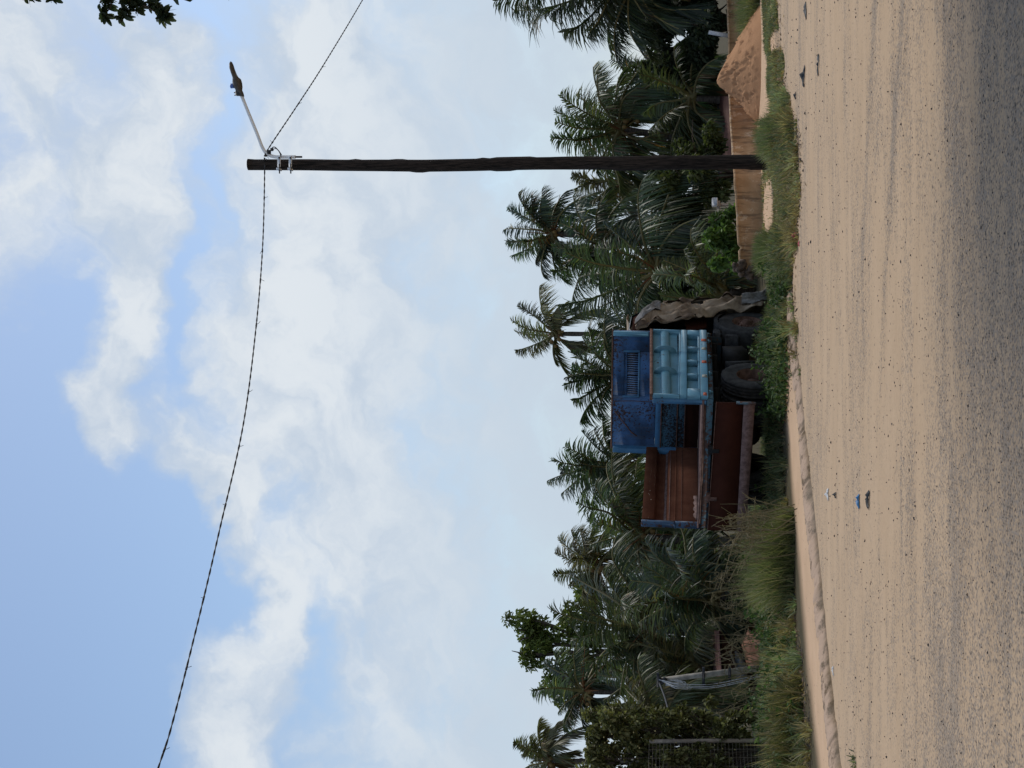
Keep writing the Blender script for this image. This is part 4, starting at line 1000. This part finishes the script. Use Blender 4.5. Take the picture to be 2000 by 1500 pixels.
# ------------------------------------------------------------------ broad-leaved trees, shrubs, creeper
def leaves(st, cen, rad, n, size, rg, cols, flat=.25, shell=.55):
    d = rg.normal(0, 1, (n, 3)); d /= np.linalg.norm(d, axis=1)[:, None]
    r = (shell + (1 - shell) * rg.random(n)) ** .8
    p = np.asarray(cen) + d * r[:, None] * np.asarray(rad)
    dr = rg.normal(0, 1, (n, 3)) + d * .6; dr[:, 2] -= .2; dr /= np.linalg.norm(dr, axis=1)[:, None]
    sd = np.cross(dr, rg.normal(0, 1, (n, 3)) + [0, 0, 1.2]); sd /= np.linalg.norm(sd, axis=1)[:, None]
    c = cols[rg.integers(len(cols), size=n)] * rg.uniform(.7, 1.35, (n, 1))
    L_ = size * rg.uniform(.65, 1.3, n)
    ribbons(st, p, dr, sd, L_, L_ * .5, np.full(n, flat), np.clip(c, 0, 1), k=5, taper=(.3, .85, 1., .85, .3))
def bushy(name, label, cat, blobs, size, dens, cols, seed, root_at, group=None, trunk=True, mat='leaf', part='crown', trunk_r=.09, sub=5, shell=.5):
    rg = np.random.default_rng(seed); cols = np.asarray(cols, float)
    foot = np.asarray(root_at, float); root = empty(name, tuple(foot)); tag(root, label, cat, group)
    st, mb = Strips(), MB()
    for (c, r) in blobs:
        c = np.asarray(c, float); r = np.broadcast_to(np.asarray(r, float), (3,))
        for k in range(sub):
            o = rg.normal(0, .55, 3) * r if sub > 1 else 0; rr = r * rg.uniform(.38, .62)
            n = int(dens * rr[0] * rr[2] * 4) + 8
            leaves(st, c + o, rr, n, size, rg, cols * rg.uniform(.7, 1.25), shell=shell)
    st.into(mb); mb.v = [x - foot for x in mb.v]; mb.build(part, mat, root)
    if trunk:
        tm = MB()
        for (c, r) in blobs:
            c = np.asarray(c, float) - foot; m1 = c * .5 + rg.normal(0, .12, 3) * np.linalg.norm(c) * .3
            tm.tube(catmull([[0, 0, -.1], m1 * [.5, .5, 1.1], c], 10), np.linspace(trunk_r, trunk_r * .25, 10), 6, cap=False)
            for k in range(4):
                e = c + rg.normal(0, .6, 3) * np.broadcast_to(np.asarray(r, float), (3,)); tm.tube([c * .8 + m1 * .2, (c + e) / 2 + rg.normal(0, .05, 3), e], [trunk_r * .3, trunk_r * .2, trunk_r * .08], 4, cap=False)
        tm.build('trunk', 'bark', root, smooth=True)
    return root
def blob(u, v, Y, pr, py=None, dep=1.):
    s_ = 1 / PX(Y); py = pr if py is None else py
    return (W(u, v, Y), (pr * s_, pr * s_ * dep, py * s_))
def footat(u, Y): p = W(u, 1400, Y); return (p[0], Y, float(gz(p[0], Y)))
BRIGHT = [(.115, .145, .035), (.15, .175, .045), (.075, .105, .028)]
OLIVE = [(.06, .075, .025), (.08, .09, .03), (.045, .06, .022)]
DEEP = [(.03, .044, .026), (.042, .058, .034), (.055, .068, .038)]
bushy('broadleaf_tree', 'bright green broad-leaved tree topping the palms on the left', 'tree', [blob(262, 1026, 48, 32, 24), blob(222, 1042, 48, 24, 30), blob(240, 1065, 48, 42, 36), blob(285, 1046, 48, 13, 18), blob(215, 1115, 48, 55, 42), blob(175, 1085, 48, 28, 30), blob(300, 1120, 48, 38, 28), blob(250, 1160, 48, 65, 45)], .14, 380, BRIGHT, 30, footat(235, 48), trunk_r=.14, sub=7)
bushy('broadleaf_tree', 'small yellow-green tree showing between the left palms', 'tree', [blob(340, 1150, 50, 24, 32), blob(355, 1135, 50, 16, 18), blob(330, 1200, 50, 35, 35)], .14, 380, BRIGHT, 31, footat(340, 50), trunk_r=.1)
bushy('broadleaf_tree', 'dense dark tree at the right edge behind the sand heap', 'tree', [blob(1460, 1300, 39, 60, 50), blob(1400, 1330, 39, 45, 45), blob(1500, 1340, 39, 70, 55), blob(1430, 1370, 38.5, 60, 35), blob(1530, 1270, 39, 60, 60), blob(1385, 1290, 39.5, 20, 28), blob(1480, 1390, 38, 60, 30)], .15, 900, DEEP, 32, footat(1450, 39), trunk_r=.15)
bushy('shrub', 'light olive shrub behind the timber pole', 'shrub', [blob(1190, 1350, 36, 40, 36), blob(1140, 1345, 36, 40, 40), blob(1215, 1390, 36, 35, 28), blob(1150, 1395, 35.5, 45, 30), blob(1100, 1340, 36.5, 30, 35), blob(1120, 1300, 37, 35, 28)], .12, 900, OLIVE, 33, footat(1160, 36), trunk_r=.06)
bushy('shrub', 'bright leafy green shrub leaning on the low wall', 'shrub', [blob(1035, 1415, 30.1, 30, 22), blob(1065, 1408, 30.1, 26, 18), blob(1010, 1420, 30.1, 26, 20), blob(1085, 1425, 30.1, 18, 13), blob(1030, 1392, 30.1, 16, 10), blob(990, 1432, 30, 14, 10)], .115, 1500, [(.085, .15, .035), (.11, .18, .045), (.06, .11, .028)], 34, footat(1035, 30.3), trunk_r=.04)
bushy('shrub', 'dark undergrowth shrub behind the rear of the truck', 'shrub', [blob(430, 1385, 34, 40, 35), blob(470, 1400, 33.5, 35, 30), blob(380, 1410, 33, 40, 35), blob(445, 1345, 35, 22, 16)], .12, 900, [(.04, .07, .022), (.03, .05, .018), (.06, .09, .03)], 35, footat(430, 34), trunk_r=.05)
bushy('shrub', 'dark thicket between the shed and the truck', 'shrub', [blob(300, 1440, 31.5, 40, 26), blob(350, 1445, 31, 45, 26), blob(250, 1420, 33.5, 40, 30), blob(400, 1440, 31, 40, 28), blob(330, 1380, 36, 70, 50), blob(240, 1370, 36, 60, 50)], .1, 800, DEEP, 36, footat(320, 32), trunk_r=.05)
bushy('shrub', 'dark bush below the short palm with bare stalks', 'shrub', [blob(110, 1420, 30, 40, 40), blob(80, 1380, 30.5, 45, 45), blob(150, 1390, 32.5, 40, 60), blob(130, 1340, 33, 45, 45)], .1, 800, DEEP, 37, footat(110, 30.5), trunk_r=.05)
bushy('shrub', 'dark bushes beyond the wall left of the sand heap', 'shrub', [blob(1330, 1370, 41, 50, 40), blob(1280, 1340, 42, 50, 45), blob(1220, 1330, 43, 50, 50), blob(1370, 1340, 41.5, 40, 50)], .14, 700, DEEP, 38, footat(1300, 42), trunk_r=.06)
bushy('shrub', 'dark foliage mass behind the truck cab and broad low palm', 'shrub', [blob(930, 1330, 41, 60, 60), blob(1010, 1350, 41, 60, 50), blob(880, 1370, 40, 50, 60), blob(960, 1390, 39, 70, 45), blob(1060, 1300, 42, 50, 45)], .15, 600, DEEP, 39, footat(950, 41), trunk_r=.06)
bushy('shrub', 'dark foliage seen beneath the truck body and its chassis', 'shrub', [blob(600, 1400, 36, 80, 60), blob(720, 1420, 36, 80, 50), blob(820, 1420, 36, 60, 50), blob(540, 1420, 35, 60, 50), blob(520, 1300, 45, 60, 50), blob(440, 1310, 45, 60, 60)], .14, 600, DEEP, 40, footat(660, 36), trunk_r=.06)
VINE = [(.24, .235, .11), (.2, .2, .09), (.10, .10, .034), (.135, .125, .042), (.08, .085, .028), (.055, .062, .022)]
vb = []
for u in range(-120, 104, 24):
    for v in range(1172, 1446, 26):
        if 1300 < v < 1420 and -90 < u < 44:
            vb.append(blob(u, v, 21.8 - max(0, -u) * .008, 9 + (u * 7 + v * 3) % 9, 10, .5))
            vb.append(blob(u, v, 22.42 - (52 - u) * .0083, 22, 20, .2)); continue
        vb.append(blob(u + random.uniform(-8, 8), v + random.uniform(-8, 8), 22.4 + random.uniform(-.15, .7) - max(0, -u) * .006 , 24, 24, 1.0))
vb += [blob(100, 1170, 22.6, 14, 14), blob(60, 1165, 22.6, 20, 16), blob(20, 1160, 22.6, 22, 16), blob(-40, 1150, 22.6, 30, 18), blob(112, 1190, 22.6, 9, 12), blob(88, 1225, 22.5, 16, 16), blob(92, 1280, 22.5, 12, 16)]
bushy('creeper', 'olive creeper with yellow flowers smothering the mesh fence', 'creeper', vb, .072, 3400, VINE, 41, footat(40, 22.6), trunk=True, part='foliage', trunk_r=.02, sub=3, shell=.3)
mb = MB(); 
for k in range(70):
    p = W(random.uniform(-60, 100), random.uniform(1170, 1440), 22.05 + random.uniform(-.15, .2)); mb.ball(p, (.014, .014, .01), seg=6)
mb.build('creeper_flower', mat_noise('yellow_petal', (.35, .3, .12), (.45, .38, .18), 9, .7), bpy.data.objects['creeper'], origin=bpy.data.objects['creeper'].location)
bpy.data.objects['creeper_flower'].location = (0, 0, 0); bpy.data.objects['creeper_flower']['kind'] = 'stuff'
# roadside tree whose branch hangs into the view; its crown shades the nearest corner of the road
ob = []
for (u, v, pr, py) in ((1498, 255, 12, 26), (1478, 245, 9, 8), (1486, 268, 8, 10), (1470, 238, 5, 6), (1490, 300, 10, 12), (1474, 312, 6, 10), (1468, 322, 4, 6), (1492, 205, 8, 14), (1470, 203, 4, 6), (1508, 95, 12, 16), (1506, 55, 10, 18), (1515, 220, 18, 50)): ob.append(blob(u, v, 13.5, pr * 1.0, py * 1.0))
big = [((4.5, 9.2, 5.5), (1.35, 1.3, .8)), ((5.2, 10.8, 5.8), (1.6, 1.5, .9)), ((4.1, 7.2, 5.2), (1.3, 1.3, .8)), ((5.6, 8.4, 6), (1.5, 1.4, .9)), ((3.5, 5.6, 5.0), (1.2, 1.3, .8)), ((4.6, 5.2, 5.4), (1.4, 1.3, .8)), ((3.3, 3.6, 5.2), (1.3, 1.3, .8)), ((6.6, 10.5, 8.6), (2.2, 2.2, 1.2)), ((4.6, 8.8, 8.2), (1.5, 1.6, 1.0)), ((8.6, 11.5, 9), (2, 2, 1.4)), ((6.8, 8.2, 8.8), (2, 2, 1.2)), ((5.4, 12.2, 9.6), (1.8, 1.6, 1.3)), ((7.2, 12.8, 8.6), (2.2, 1.6, 1.4)), ((8.4, 9.2, 9.2), (2, 1.8, 1.2)), ((4.4, 6.4, 8.6), (1.6, 1.6, 1.0)), ((6.2, 5.6, 9.0), (2, 1.7, 1.1))]
rt = empty('roadside_tree', (7.4, 10.5, 0)); tag(rt, 'spreading roadside tree whose leafy twigs dip into the open sky', 'tree'); FO_ = np.array(rt.location)
rg = np.random.default_rng(5); st, mb = Strips(), MB(); DC = np.array(DEEP)
for c, r in ob:
    for k in range(3): leaves(st, c + rg.normal(0, .35, 3) * r, np.array(r) * .75, int(9 + 900 * r[0] * r[2]), .085, rg, DC, shell=.2)
for c, r in big:
    for k in range(9): leaves(st, np.array(c) + rg.normal(0, .5, 3) * r, np.array(r) * rg.uniform(.35, .55), 520, .15, rg, DC)
st.into(mb); mb.v = [x - FO_ for x in mb.v]; mb.build('crown', 'leaf', rt)
tm = MB(); tm.tube(catmull([(0, 0, -.2), (.1, .1, 3), (-.1, 0, 5), (-.3, .1, 8)], 16), np.linspace(.32, .14, 16), 10)
for c, r in big: tm.tube(catmull([(-.05, 0, 4.6), (np.array(c) - FO_) * [.5, .5, .85], np.array(c) - FO_], 12), np.linspace(.12, .03, 12), 7, cap=False)
e = W(1512, 250, 13.5) - FO_; tm.tube(catmull([(-.2, .2, 6.2), e * [.5, .5, 1] + [0, 0, .5], e + [.3, 0, .2], W(1478, 262, 13.5) - FO_], 14), np.linspace(.08, .008, 14), 6, cap=False)
for (u, v) in ((1466, 325), (1472, 205), (1480, 300), (1470, 240)): tm.tube(catmull([e + [.3, 0, .2], (e + W(u, v, 13.5) - FO_) / 2 + [.03, 0, .05], W(u, v, 13.5) - FO_], 8), np.linspace(.014, .004, 8), 4, cap=False)
tm.build('trunk', 'bark', rt, smooth=True)

palm('low palm with dark fronds between the pale pole and the thicket', 205, 1360, 34, [(60, 120), (90, 120), (120, 120), (30, 110), (150, 110), (75, 130), (105, 120), (10, 90), (170, 90)], 51, 8, fruit=False, bright=.8)
palm('dark palm crown filling the space above the short bare stalked palm', 175, 1262, 40, [(60, 90), (90, 90), (120, 90), (30, 100), (150, 90), (0, 100), (180, 80), (-30, 90), (210, 80), (240, 90), (300, 90)], 52, 10, fruit=False, bright=.8)
palm('dark palm at the back left of the tailgate', 400, 1300, 44, [(60, 90), (90, 90), (120, 90), (30, 100), (150, 100), (0, 100), (180, 90), (-30, 90), (210, 90)], 53, 10, fruit=False, bright=.9)
palm('dark palm between the cab canvas and the broad low palm', 900, 1330, 42, [(60, 100), (90, 100), (120, 90), (30, 110), (0, 110), (150, 80), (-30, 90)], 54, 8, fruit=False, bright=.8)

# wood beyond both ends of the view
rg = np.random.default_rng(95); st, mb = Strips(), MB()
for k in range(90):
    x = rg.uniform(19, 75) * (1 if k % 2 else -1); y = rg.uniform(48, 70); h = rg.uniform(3, 8)
    for j in range(3): leaves(st, (x + rg.normal(0, 1.2), y + rg.normal(0, 1), -2 + h * (.35 + .25 * j)), (rg.uniform(1.5, 3), 1.5, h * .3), 260, .75, rg, np.array(DEEP))
st.into(mb); o = mb.build('distant_trees', 'leaf'); tag(o, 'far-off wood of mixed trees closing both ends of the view', 'wood', kind='stuff')
# ------------------------------------------------------------------ roadside grass
FRONT = np.array([(-60, 1578), (0, 1578), (100, 1575), (160, 1569), (230, 1560), (300, 1548), (400, 1542), (480, 1537), (560, 1529), (650, 1527), (720, 1537), (800, 1541), (900, 1534), (960, 1533), (1050, 1543), (1130, 1548), (1230, 1547), (1262, 1536), (1300, 1524), (1350, 1516), (1420, 1511), (1500, 1507), (1560, 1503)], float)
TOP = np.array([(-60, 1440), (0, 1442), (100, 1452), (200, 1468), (260, 1472), (330, 1452), (400, 1440), (440, 1412), (480, 1424), (510, 1445), (540, 1462), (600, 1474), (660, 1474), (710, 1474), (760, 1473), (800, 1462), (840, 1452), (880, 1476), (920, 1496), (960, 1478), (1000, 1462), (1035, 1468), (1058, 1506), (1125, 1508), (1158, 1489), (1190, 1478), (1240, 1472), (1270, 1482), (1300, 1489), (1400, 1490), (1500, 1491), (1560, 1491)], float)
BACK = np.array([(-60, 28), (300, 30), (420, 28), (480, 28), (560, 28.5), (720, 28.5), (760, 28), (900, 27), (1000, 28.6), (1150, 29.2), (1260, 27.5), (1300, 27.5), (1560, 30)], float)
rg = np.random.default_rng(11)
def front_v(u): return np.interp(u, FRONT[:, 0], FRONT[:, 1]) + 11 * (vnoise(u, 1, .05, 2) - .5) + 7 * (vnoise(u, 4, .17, 3) - .5)
def yfront(u): return (CAM_H - .1) * 2722 / np.maximum(front_v(u) - 1345, 20)
def place(n, power=1.2):
    u = rg.uniform(-60, 1560, n); yf = yfront(u); yb_ = np.interp(u, BACK[:, 0], BACK[:, 1])
    Y = yf + (np.maximum(yb_, yf + .6) - yf) * rg.random(n) ** power
    X = (u - 750) / 2722 * Y
    fr_ = Y - yf; cov = vnoise(X, Y, .8, 21) * .6 + vnoise(X, Y, 2.6, 22) * .4
    bare1 = ((u - 1095) / 56) ** 2 + ((Y - 27.2) / 1.7) ** 2 < 1
    bare2 = ((u - 610) / 60) ** 2 + ((fr_ - .1) / .6) ** 2 < 1
    keep = (cov > .30 + .16 * (fr_ < .45)) & ~(bare1 & (rg.random(n) > .05)) & ~(bare2 & (rg.random(n) > .12)) & ~((u > 1262) & (Y > yf + 3.2))
    return u[keep], X[keep], Y[keep], fr_[keep]
def allow(u, X, Y):
    tv = np.interp(u, TOP[:, 0], TOP[:, 1]); return np.clip(CAM_H - (tv - 1345) / 2722 * Y - gz(X, Y), .1, 1.3)
GC = np.array([2.7, 2.25, 3.6]) * np.array([(.066, .088, .024), (.052, .074, .022), (.09, .105, .034), (.046, .065, .026), (.06, .09, .03)])
DC_ = np.array([(.24, .185, .085), (.17, .125, .06), (.30, .245, .125)])
def tint(u, X, Y, fr_):
    n = len(u); dryp = .10 + .5 * smooth(.5, .78, vnoise(X, Y, .55, 41)) * (.5 + .5 * (fr_ < 1.2)) + .35 * ((u < 200) & (fr_ < 1.4)) + .16 * ((u > 1040) & (u < 1290)) - .1 * ((u > 560) & (u < 960)) + .15 * (fr_ < .35)
    isd = rg.random(n) < dryp; lg = smooth(.45, .75, vnoise(X, Y, .9, 51))[:, None]
    return np.where(isd[:, None], DC_[rg.integers(3, size=n)], GC[rg.integers(5, size=n)] * (.85 + .8 * lg)), isd
gb = Strips()
DC_ = DC_ * 1.2
# short undergrowth
u, X, Y, fr_ = place(62000, 1.1); n = len(u); c0, isd = tint(u, X, Y, fr_)
H = np.minimum(allow(u, X, Y), .34) * rg.uniform(.3, 1, n) * (.4 + .6 * smooth(-.1, .8, fr_)) + .04
a_ = rg.uniform(0, 6.283, n); l_ = rg.uniform(.2, .9, n)
d = np.stack([np.cos(a_) * l_, np.sin(a_) * l_, np.ones(n)], 1); d /= np.linalg.norm(d, axis=1)[:, None]
sd = np.stack([-np.sin(a_), np.cos(a_), np.zeros(n)], 1) + rg.normal(0, .3, (n, 3)); sd /= np.linalg.norm(sd, axis=1)[:, None]
ribbons(gb, np.stack([X, Y, gz(X, Y) - .01], 1), d, sd, H, rg.uniform(.009, .017, n), rg.uniform(.1, .6, n), np.clip(c0 * rg.uniform(.6, 1.3, (n, 1)), 0, 1), k=3, taper=(1, .8, .1))
# tussocks: blades fanning out from a common foot
u, X, Y, fr_ = place(5600, 1.15); nt = len(u); K = 22
hm = allow(u, X, Y) * (.35 + .65 * smooth(-.1, 1.4, fr_)) * rg.uniform(.45, 1.1, nt) * (.55 + .75 * vnoise(X, Y, 1.3, 31)); hm = np.clip(hm, .1, 1.35)
c0, isd = tint(u, X, Y, fr_)
rep = lambda a: np.repeat(a, K, 0)
n = nt * K; a_ = rg.uniform(0, 6.283, n); rr = np.abs(rg.normal(0, .05, n)); l_ = rg.uniform(.08, .75, n)
x = rep(X) + np.cos(a_) * rr; y = rep(Y) + np.sin(a_) * rr
d = np.stack([np.cos(a_) * l_ - .14, np.sin(a_) * l_, np.ones(n)], 1); d /= np.linalg.norm(d, axis=1)[:, None]
sd = np.stack([-np.sin(a_), np.cos(a_) * .6, np.zeros(n)], 1) + rg.normal(0, .35, (n, 3)); sd /= np.linalg.norm(sd, axis=1)[:, None]
H = rep(hm) * rg.uniform(.45, 1.15, n)
cc = rep(c0) * rg.uniform(.6, 1.35, (n, 1)); str_ = rg.random(n) < .09; cc = np.where(str_[:, None], DC_[rg.integers(3, size=n)] * rg.uniform(.7, 1.2, (n, 1)), cc)
ribbons(gb, np.stack([x, y, gz(x, y) - .01], 1), d, sd, H, rg.uniform(.010, .021, n), rg.uniform(.12, .7, n), np.clip(cc, 0, 1), k=5, taper=(.8, 1, .85, .55, .08))
# second, far strip of tall grass in front of the wall by the heap
def patch_grass(n, u0, u1, y0, y1, h0, h1, cols, seed, bl=(.009, .018)):
    r2 = np.random.default_rng(seed); u = r2.uniform(u0, u1, n); Y = r2.uniform(y0, y1, n); X = (u - 750) / 2722 * Y; Z = gz(X, Y)
    e = smooth(u0, u0 + (u1 - u0) * .12, u) * smooth(u1, u1 - (u1 - u0) * .12, u)
    H = (h0 + (h1 - h0) * r2.random(n) * (.5 + .6 * vnoise(X, Y, 1.5, 5))) * (.45 + .55 * e)
    a = r2.uniform(0, 6.28, n); l = r2.uniform(.08, .75, n)
    d = np.stack([np.cos(a) * l - .12, np.sin(a) * l, np.ones(n)], 1); d /= np.linalg.norm(d, axis=1)[:, None]
    sd = np.stack([-np.sin(a), np.cos(a), np.zeros(n)], 1) + r2.normal(0, .3, (n, 3)); sd /= np.linalg.norm(sd, axis=1)[:, None]
    C = np.asarray(cols)[r2.integers(len(cols), size=n)] * r2.uniform(.65, 1.3, (n, 1))
    ribbons(gb, np.stack([X, Y, Z - .01], 1), d, sd, H, r2.uniform(*bl, n), r2.uniform(.1, .5, n), np.clip(C, 0, 1), k=4, taper=(1, .85, .6, .1))
GG = [(.14, .175, .07), (.11, .15, .06), (.18, .205, .095), (.25, .22, .12)]
patch_grass(9000, 1425, 1620, 31.2, 33.5, .35, .85, GG, 61)
patch_grass(6500, 330, 480, 21.0, 24.0, .45, 1.15, [(.16, .185, .07), (.125, .155, .06), (.2, .215, .095), (.29, .25, .13)], 62)
patch_grass(3600, 395, 510, 20.9, 22.4, .25, .75, [(.18, .19, .07), (.145, .16, .06), (.24, .23, .11)], 63)
patch_grass(4500, 975, 1040, 25.0, 27.5, .35, .62, GG, 64)
patch_grass(4500, 1195, 1265, 23.5, 26, .3, .6, GG, 65)
patch_grass(7000, -40, 180, 19.3, 21.2, .3, .75, [(.14, .12, .05), (.2, .16, .075), (.07, .085, .03), (.1, .1, .035)], 66)
for (u_, v_) in [(768, 1562), (775, 1563), (790, 1558), (805, 1557), (770, 1558), (840, 1556), (850, 1553), (862, 1552), (872, 1553), (905, 1549), (912, 1548), (12, 1668), (6, 1672)]:
    p = G(u_, v_); patch_u = p
    for k in range(26):
        a = rg.uniform(0, 6.28); l = rg.uniform(.3, 1.2); d = np.array([[math.cos(a) * l, math.sin(a) * l, 1.]]); d /= np.linalg.norm(d)
        b = p + [rg.normal(0, .05), rg.normal(0, .04), 0]; b[2] = float(gz(b[0], b[1])) - .01
        ribbons(gb, b[None], d, np.array([[-math.sin(a), math.cos(a), 0]]), np.array([rg.uniform(.05, .16)]), np.array([.014]), np.array([.4]), (GC[rg.integers(5)] * rg.uniform(.5, 1.1))[None], k=4, taper=(.8, 1, .6, .1))
mb = MB(); gb.into(mb); o = mb.build('grass', 'grass'); tag(o, 'rough green and straw-coloured roadside grass', 'grass', kind='stuff')

# leafy weeds among the grass
rg = np.random.default_rng(77); st, mb = Strips(), MB(); WC = np.array([(.05, .095, .03), (.075, .125, .04), (.04, .07, .025), (.1, .14, .06)])
for k in range(430):
    zone = rg.random()
    if zone < .5: u_, Y_ = rg.uniform(560, 960), rg.uniform(21.6, 24)
    elif zone < .75: u_, Y_ = rg.uniform(250, 560), rg.uniform(19.5, 24)
    else: u_, Y_ = rg.uniform(-20, 320), rg.uniform(19, 25)
    X_ = (u_ - 750) / 2722 * Y_
    yfr = 1.55 * 2722 / (np.interp(u_, FRONT[:, 0], FRONT[:, 1]) - 1345)
    if Y_ < yfr + .3: continue
    tv_ = np.interp(u_, TOP[:, 0], TOP[:, 1]); h_ = np.clip(CAM_H - (tv_ - 1345) / 2722 * Y_ - .12, .12, .7) * rg.uniform(.35, 1.0) * smooth(-.2, 1.4, Y_ - yfr)
    b = np.array([X_, Y_, float(gz(X_, Y_))]); top = b + [rg.normal(0, .08), rg.normal(0, .06), h_ + .05]
    mb.tube([b, (b + top) / 2 + rg.normal(0, .02, 3), top], .005, 4, cap=False, col=(.06, .08, .03, 1))
    leaves(st, (b + top * 2) / 3, (.12, .12, max(.1, h_ * .5)), int(rg.integers(12, 30)), rg.uniform(.05, .09), rg, WC, shell=.1)
for (u_, v_, Y_) in ((742, 1437, 21.9), (738, 1440, 21.9), (746, 1446, 21.8), (733, 1437, 21.9)):
    pass
st.into(mb); o = mb.build('weeds', 'leaf'); tag(o, 'broad-leaved weeds growing through the grass', 'weeds', kind='stuff')
# dry seed-head stalks in front of the tailgate and twiggy scrub on the left
rg = np.random.default_rng(78); mb = MB()
for k in range(125):
    if k < 45: u_, Y_, h_ = rg.uniform(415, 520), rg.uniform(20.4, 22.4), rg.uniform(.7, 1.15)
    else: u_, Y_, h_ = rg.uniform(60, 420), rg.uniform(24, 28), rg.uniform(.6, 1.3)
    X_ = (u_ - 750) / 2722 * Y_; b = np.array([X_, Y_, float(gz(X_, Y_))]); ln = rg.normal(-.12, .22); top = b + [ln, rg.normal(0, .1), h_]
    cc = (*(np.array([.24, .2, .115]) * rg.uniform(.6, 1.2)), 1)
    mb.tube([b, (b + top) / 2 + rg.normal(0, .03, 3), top], [.008, .006, .004], 4, cap=False, col=cc)
    for j in range(rg.integers(3, 8)):
        p = b + (top - b) * rg.uniform(.45, 1); e = p + rg.normal(0, .11, 3) + [0, 0, .06]; mb.tube([p, (p + e) / 2 + rg.normal(0, .01, 3), e], [.005, .0045, .004], 4, cap=False, col=cc)
o = mb.build('dry_stalks', 'leaf'); tag(o, 'dry straw-coloured stalks and twigs standing above the grass', 'dry stalks', kind='stuff')
# loose grit and leaf litter along the edge
rg = np.random.default_rng(79); mb = MB()
for k in range(2700):
    if k < 2100:
        u_ = rg.uniform(-40, 1560); v_ = 1500 + 470 * rg.random() ** 1.1; p = G(u_, v_)
        if p[1] > edge_y(p[0]) - .1 or p[1] < 6: continue
        r_ = rg.uniform(.7, 1.9) * (1 if rg.random() < .93 else 1.6) * p[1] / 2722
    else:
        u_ = rg.uniform(900, 1300) if k < 2400 else rg.uniform(-20, 950)
        v_ = np.interp(u_, FRONT[:, 0], FRONT[:, 1]) + rg.normal(2, 3.5); p = G(u_, v_, .08); r_ = rg.uniform(.008, .02)
    p[2] = float(gz(p[0], p[1])) + r_ * .3
    mb.ball(p, (r_ * rg.uniform(.7, 1.5), r_ * rg.uniform(.7, 1.3), r_ * .7), seg=5, rough=.3)
o = mb.build('gravel', 'stone'); tag(o, 'small dark stones scattered over the sandy road', 'gravel', kind='stuff')
# litter
def scrap(name, label, cat, u_, v_, w_, d_, h_, mt, seed, z=0.):
    r2 = np.random.default_rng(seed); p = G(u_, v_, z); p[2] = float(gz(p[0], p[1])) + .004; mb = MB(); P = []
    for i in range(9):
        row = []
        for j in range(7):
            a, b = (i / 8 - .5), (j / 6 - .5); edge = 1 - .35 * vnoise(i * 1.3, j * 1.7, 1, seed)
            row.append((a * w_ * edge, b * d_ * edge + .15 * w_ * math.sin(a * 5 + seed), .004 + h_ * (vnoise(i, j, .8, seed) ** 1.5) * math.cos(a * 2.8) * math.cos(b * 2.8)))
        P.append(row)
    mb.grid(P); o = mb.build(name, mt); o.location = Vector(p); m_ = o.modifiers.new('thickness', 'SOLIDIFY'); m_.thickness = .004; m_.offset = 1
    tag(o, label, cat); return o
scrap('plastic_scrap', 'crumpled bright blue plastic scrap lying on the road', 'litter', 521, 1678, .16, .07, .07, 'blue_litter', 1)
scrap('rubber_scrap', 'thin black rubber scrap beside the blue plastic on the road', 'litter', 524, 1697, .2, .06, .06, 'black_litter', 2)
scrap('rubber_scrap', 'torn black scrap with a raised corner at the far right of the road', 'litter', 1350, 1572, .34, .1, .1, 'black_litter', 3)
scrap('rubber_scrap', 'long flat black strip on the sand near the right border', 'litter', 1374, 1600, .3, .06, .05, 'black_litter', 4)
scrap('rubber_scrap', 'small dark scrap lying left of the torn black scrap', 'litter', 1314, 1556, .13, .06, .07, 'black_litter', 5)
scrap('rubber_scrap', 'pair of dark curled flakes at the extreme right of the road', 'litter', 1480, 1575, .3, .08, .07, 'black_litter', 6)
scrap('plastic_bottle_scrap', 'half dark half white crushed carton on the road left of the truck', 'litter', 534, 1618, .17, .09, .08, 'white', 7)
scrap('rubber_scrap', 'small black lump right behind the crushed carton', 'litter', 533, 1633, .08, .06, .06, 'black_litter', 8)
scrap('wrapper', 'crumpled crimson wrapper at the grass edge near the pole', 'litter', 1038, 1548, .17, .12, .12, 'red_litter', 9, .08)
scrap('wrapper', 'small dark pink wrapper just left of the crimson one', 'litter', 1024, 1551, .09, .08, .06, 'red_litter', 10, .08)
scrap('white_stone', 'white stone at the grass edge right of the pole', 'stone', 1262, 1531, .12, .1, .13, 'white', 11, .08)
scrap('paper_scrap', 'tiny white paper scrap in the grass left of the truck', 'litter', 506, 1523, .05, .04, .05, 'white', 12, .1)
scrap('paper_scrap', 'narrow white paper strip lying by the kerb at the left', 'litter', 190, 1628, .12, .04, .03, 'white', 13)

rg = np.random.default_rng(90); st, mb = Strips(), MB(); n = 1600; u_ = rg.uniform(-40, 1560, n); v_ = np.interp(u_, FRONT[:, 0], FRONT[:, 1]) + rg.normal(0, 4, n) + 2
pp = np.array([G(a, b, .09) for a, b in zip(u_, v_)]); pp[:, 2] = gz(pp[:, 0], pp[:, 1]) + .008
d = np.stack([rg.normal(0, 1, n), rg.normal(0, 1, n), rg.uniform(0, .5, n)], 1); d /= np.linalg.norm(d, axis=1)[:, None]; sd = np.stack([-d[:, 1], d[:, 0], rg.normal(0, .3, n)], 1)
LC = np.array([(.2, .13, .07), (.12, .07, .04), (.28, .2, .11), (.06, .045, .03)])[rg.integers(4, size=n)]
ribbons(st, pp, d, sd, rg.uniform(.03, .1, n), rg.uniform(.012, .04, n), rg.uniform(-.2, .3, n), LC, k=4, taper=(.3, 1, .8, .1)); st.into(mb)
o = mb.build('leaf_litter', 'leaf'); tag(o, 'dry fallen leaves and straw along the edge of the grass', 'leaf litter', kind='stuff')
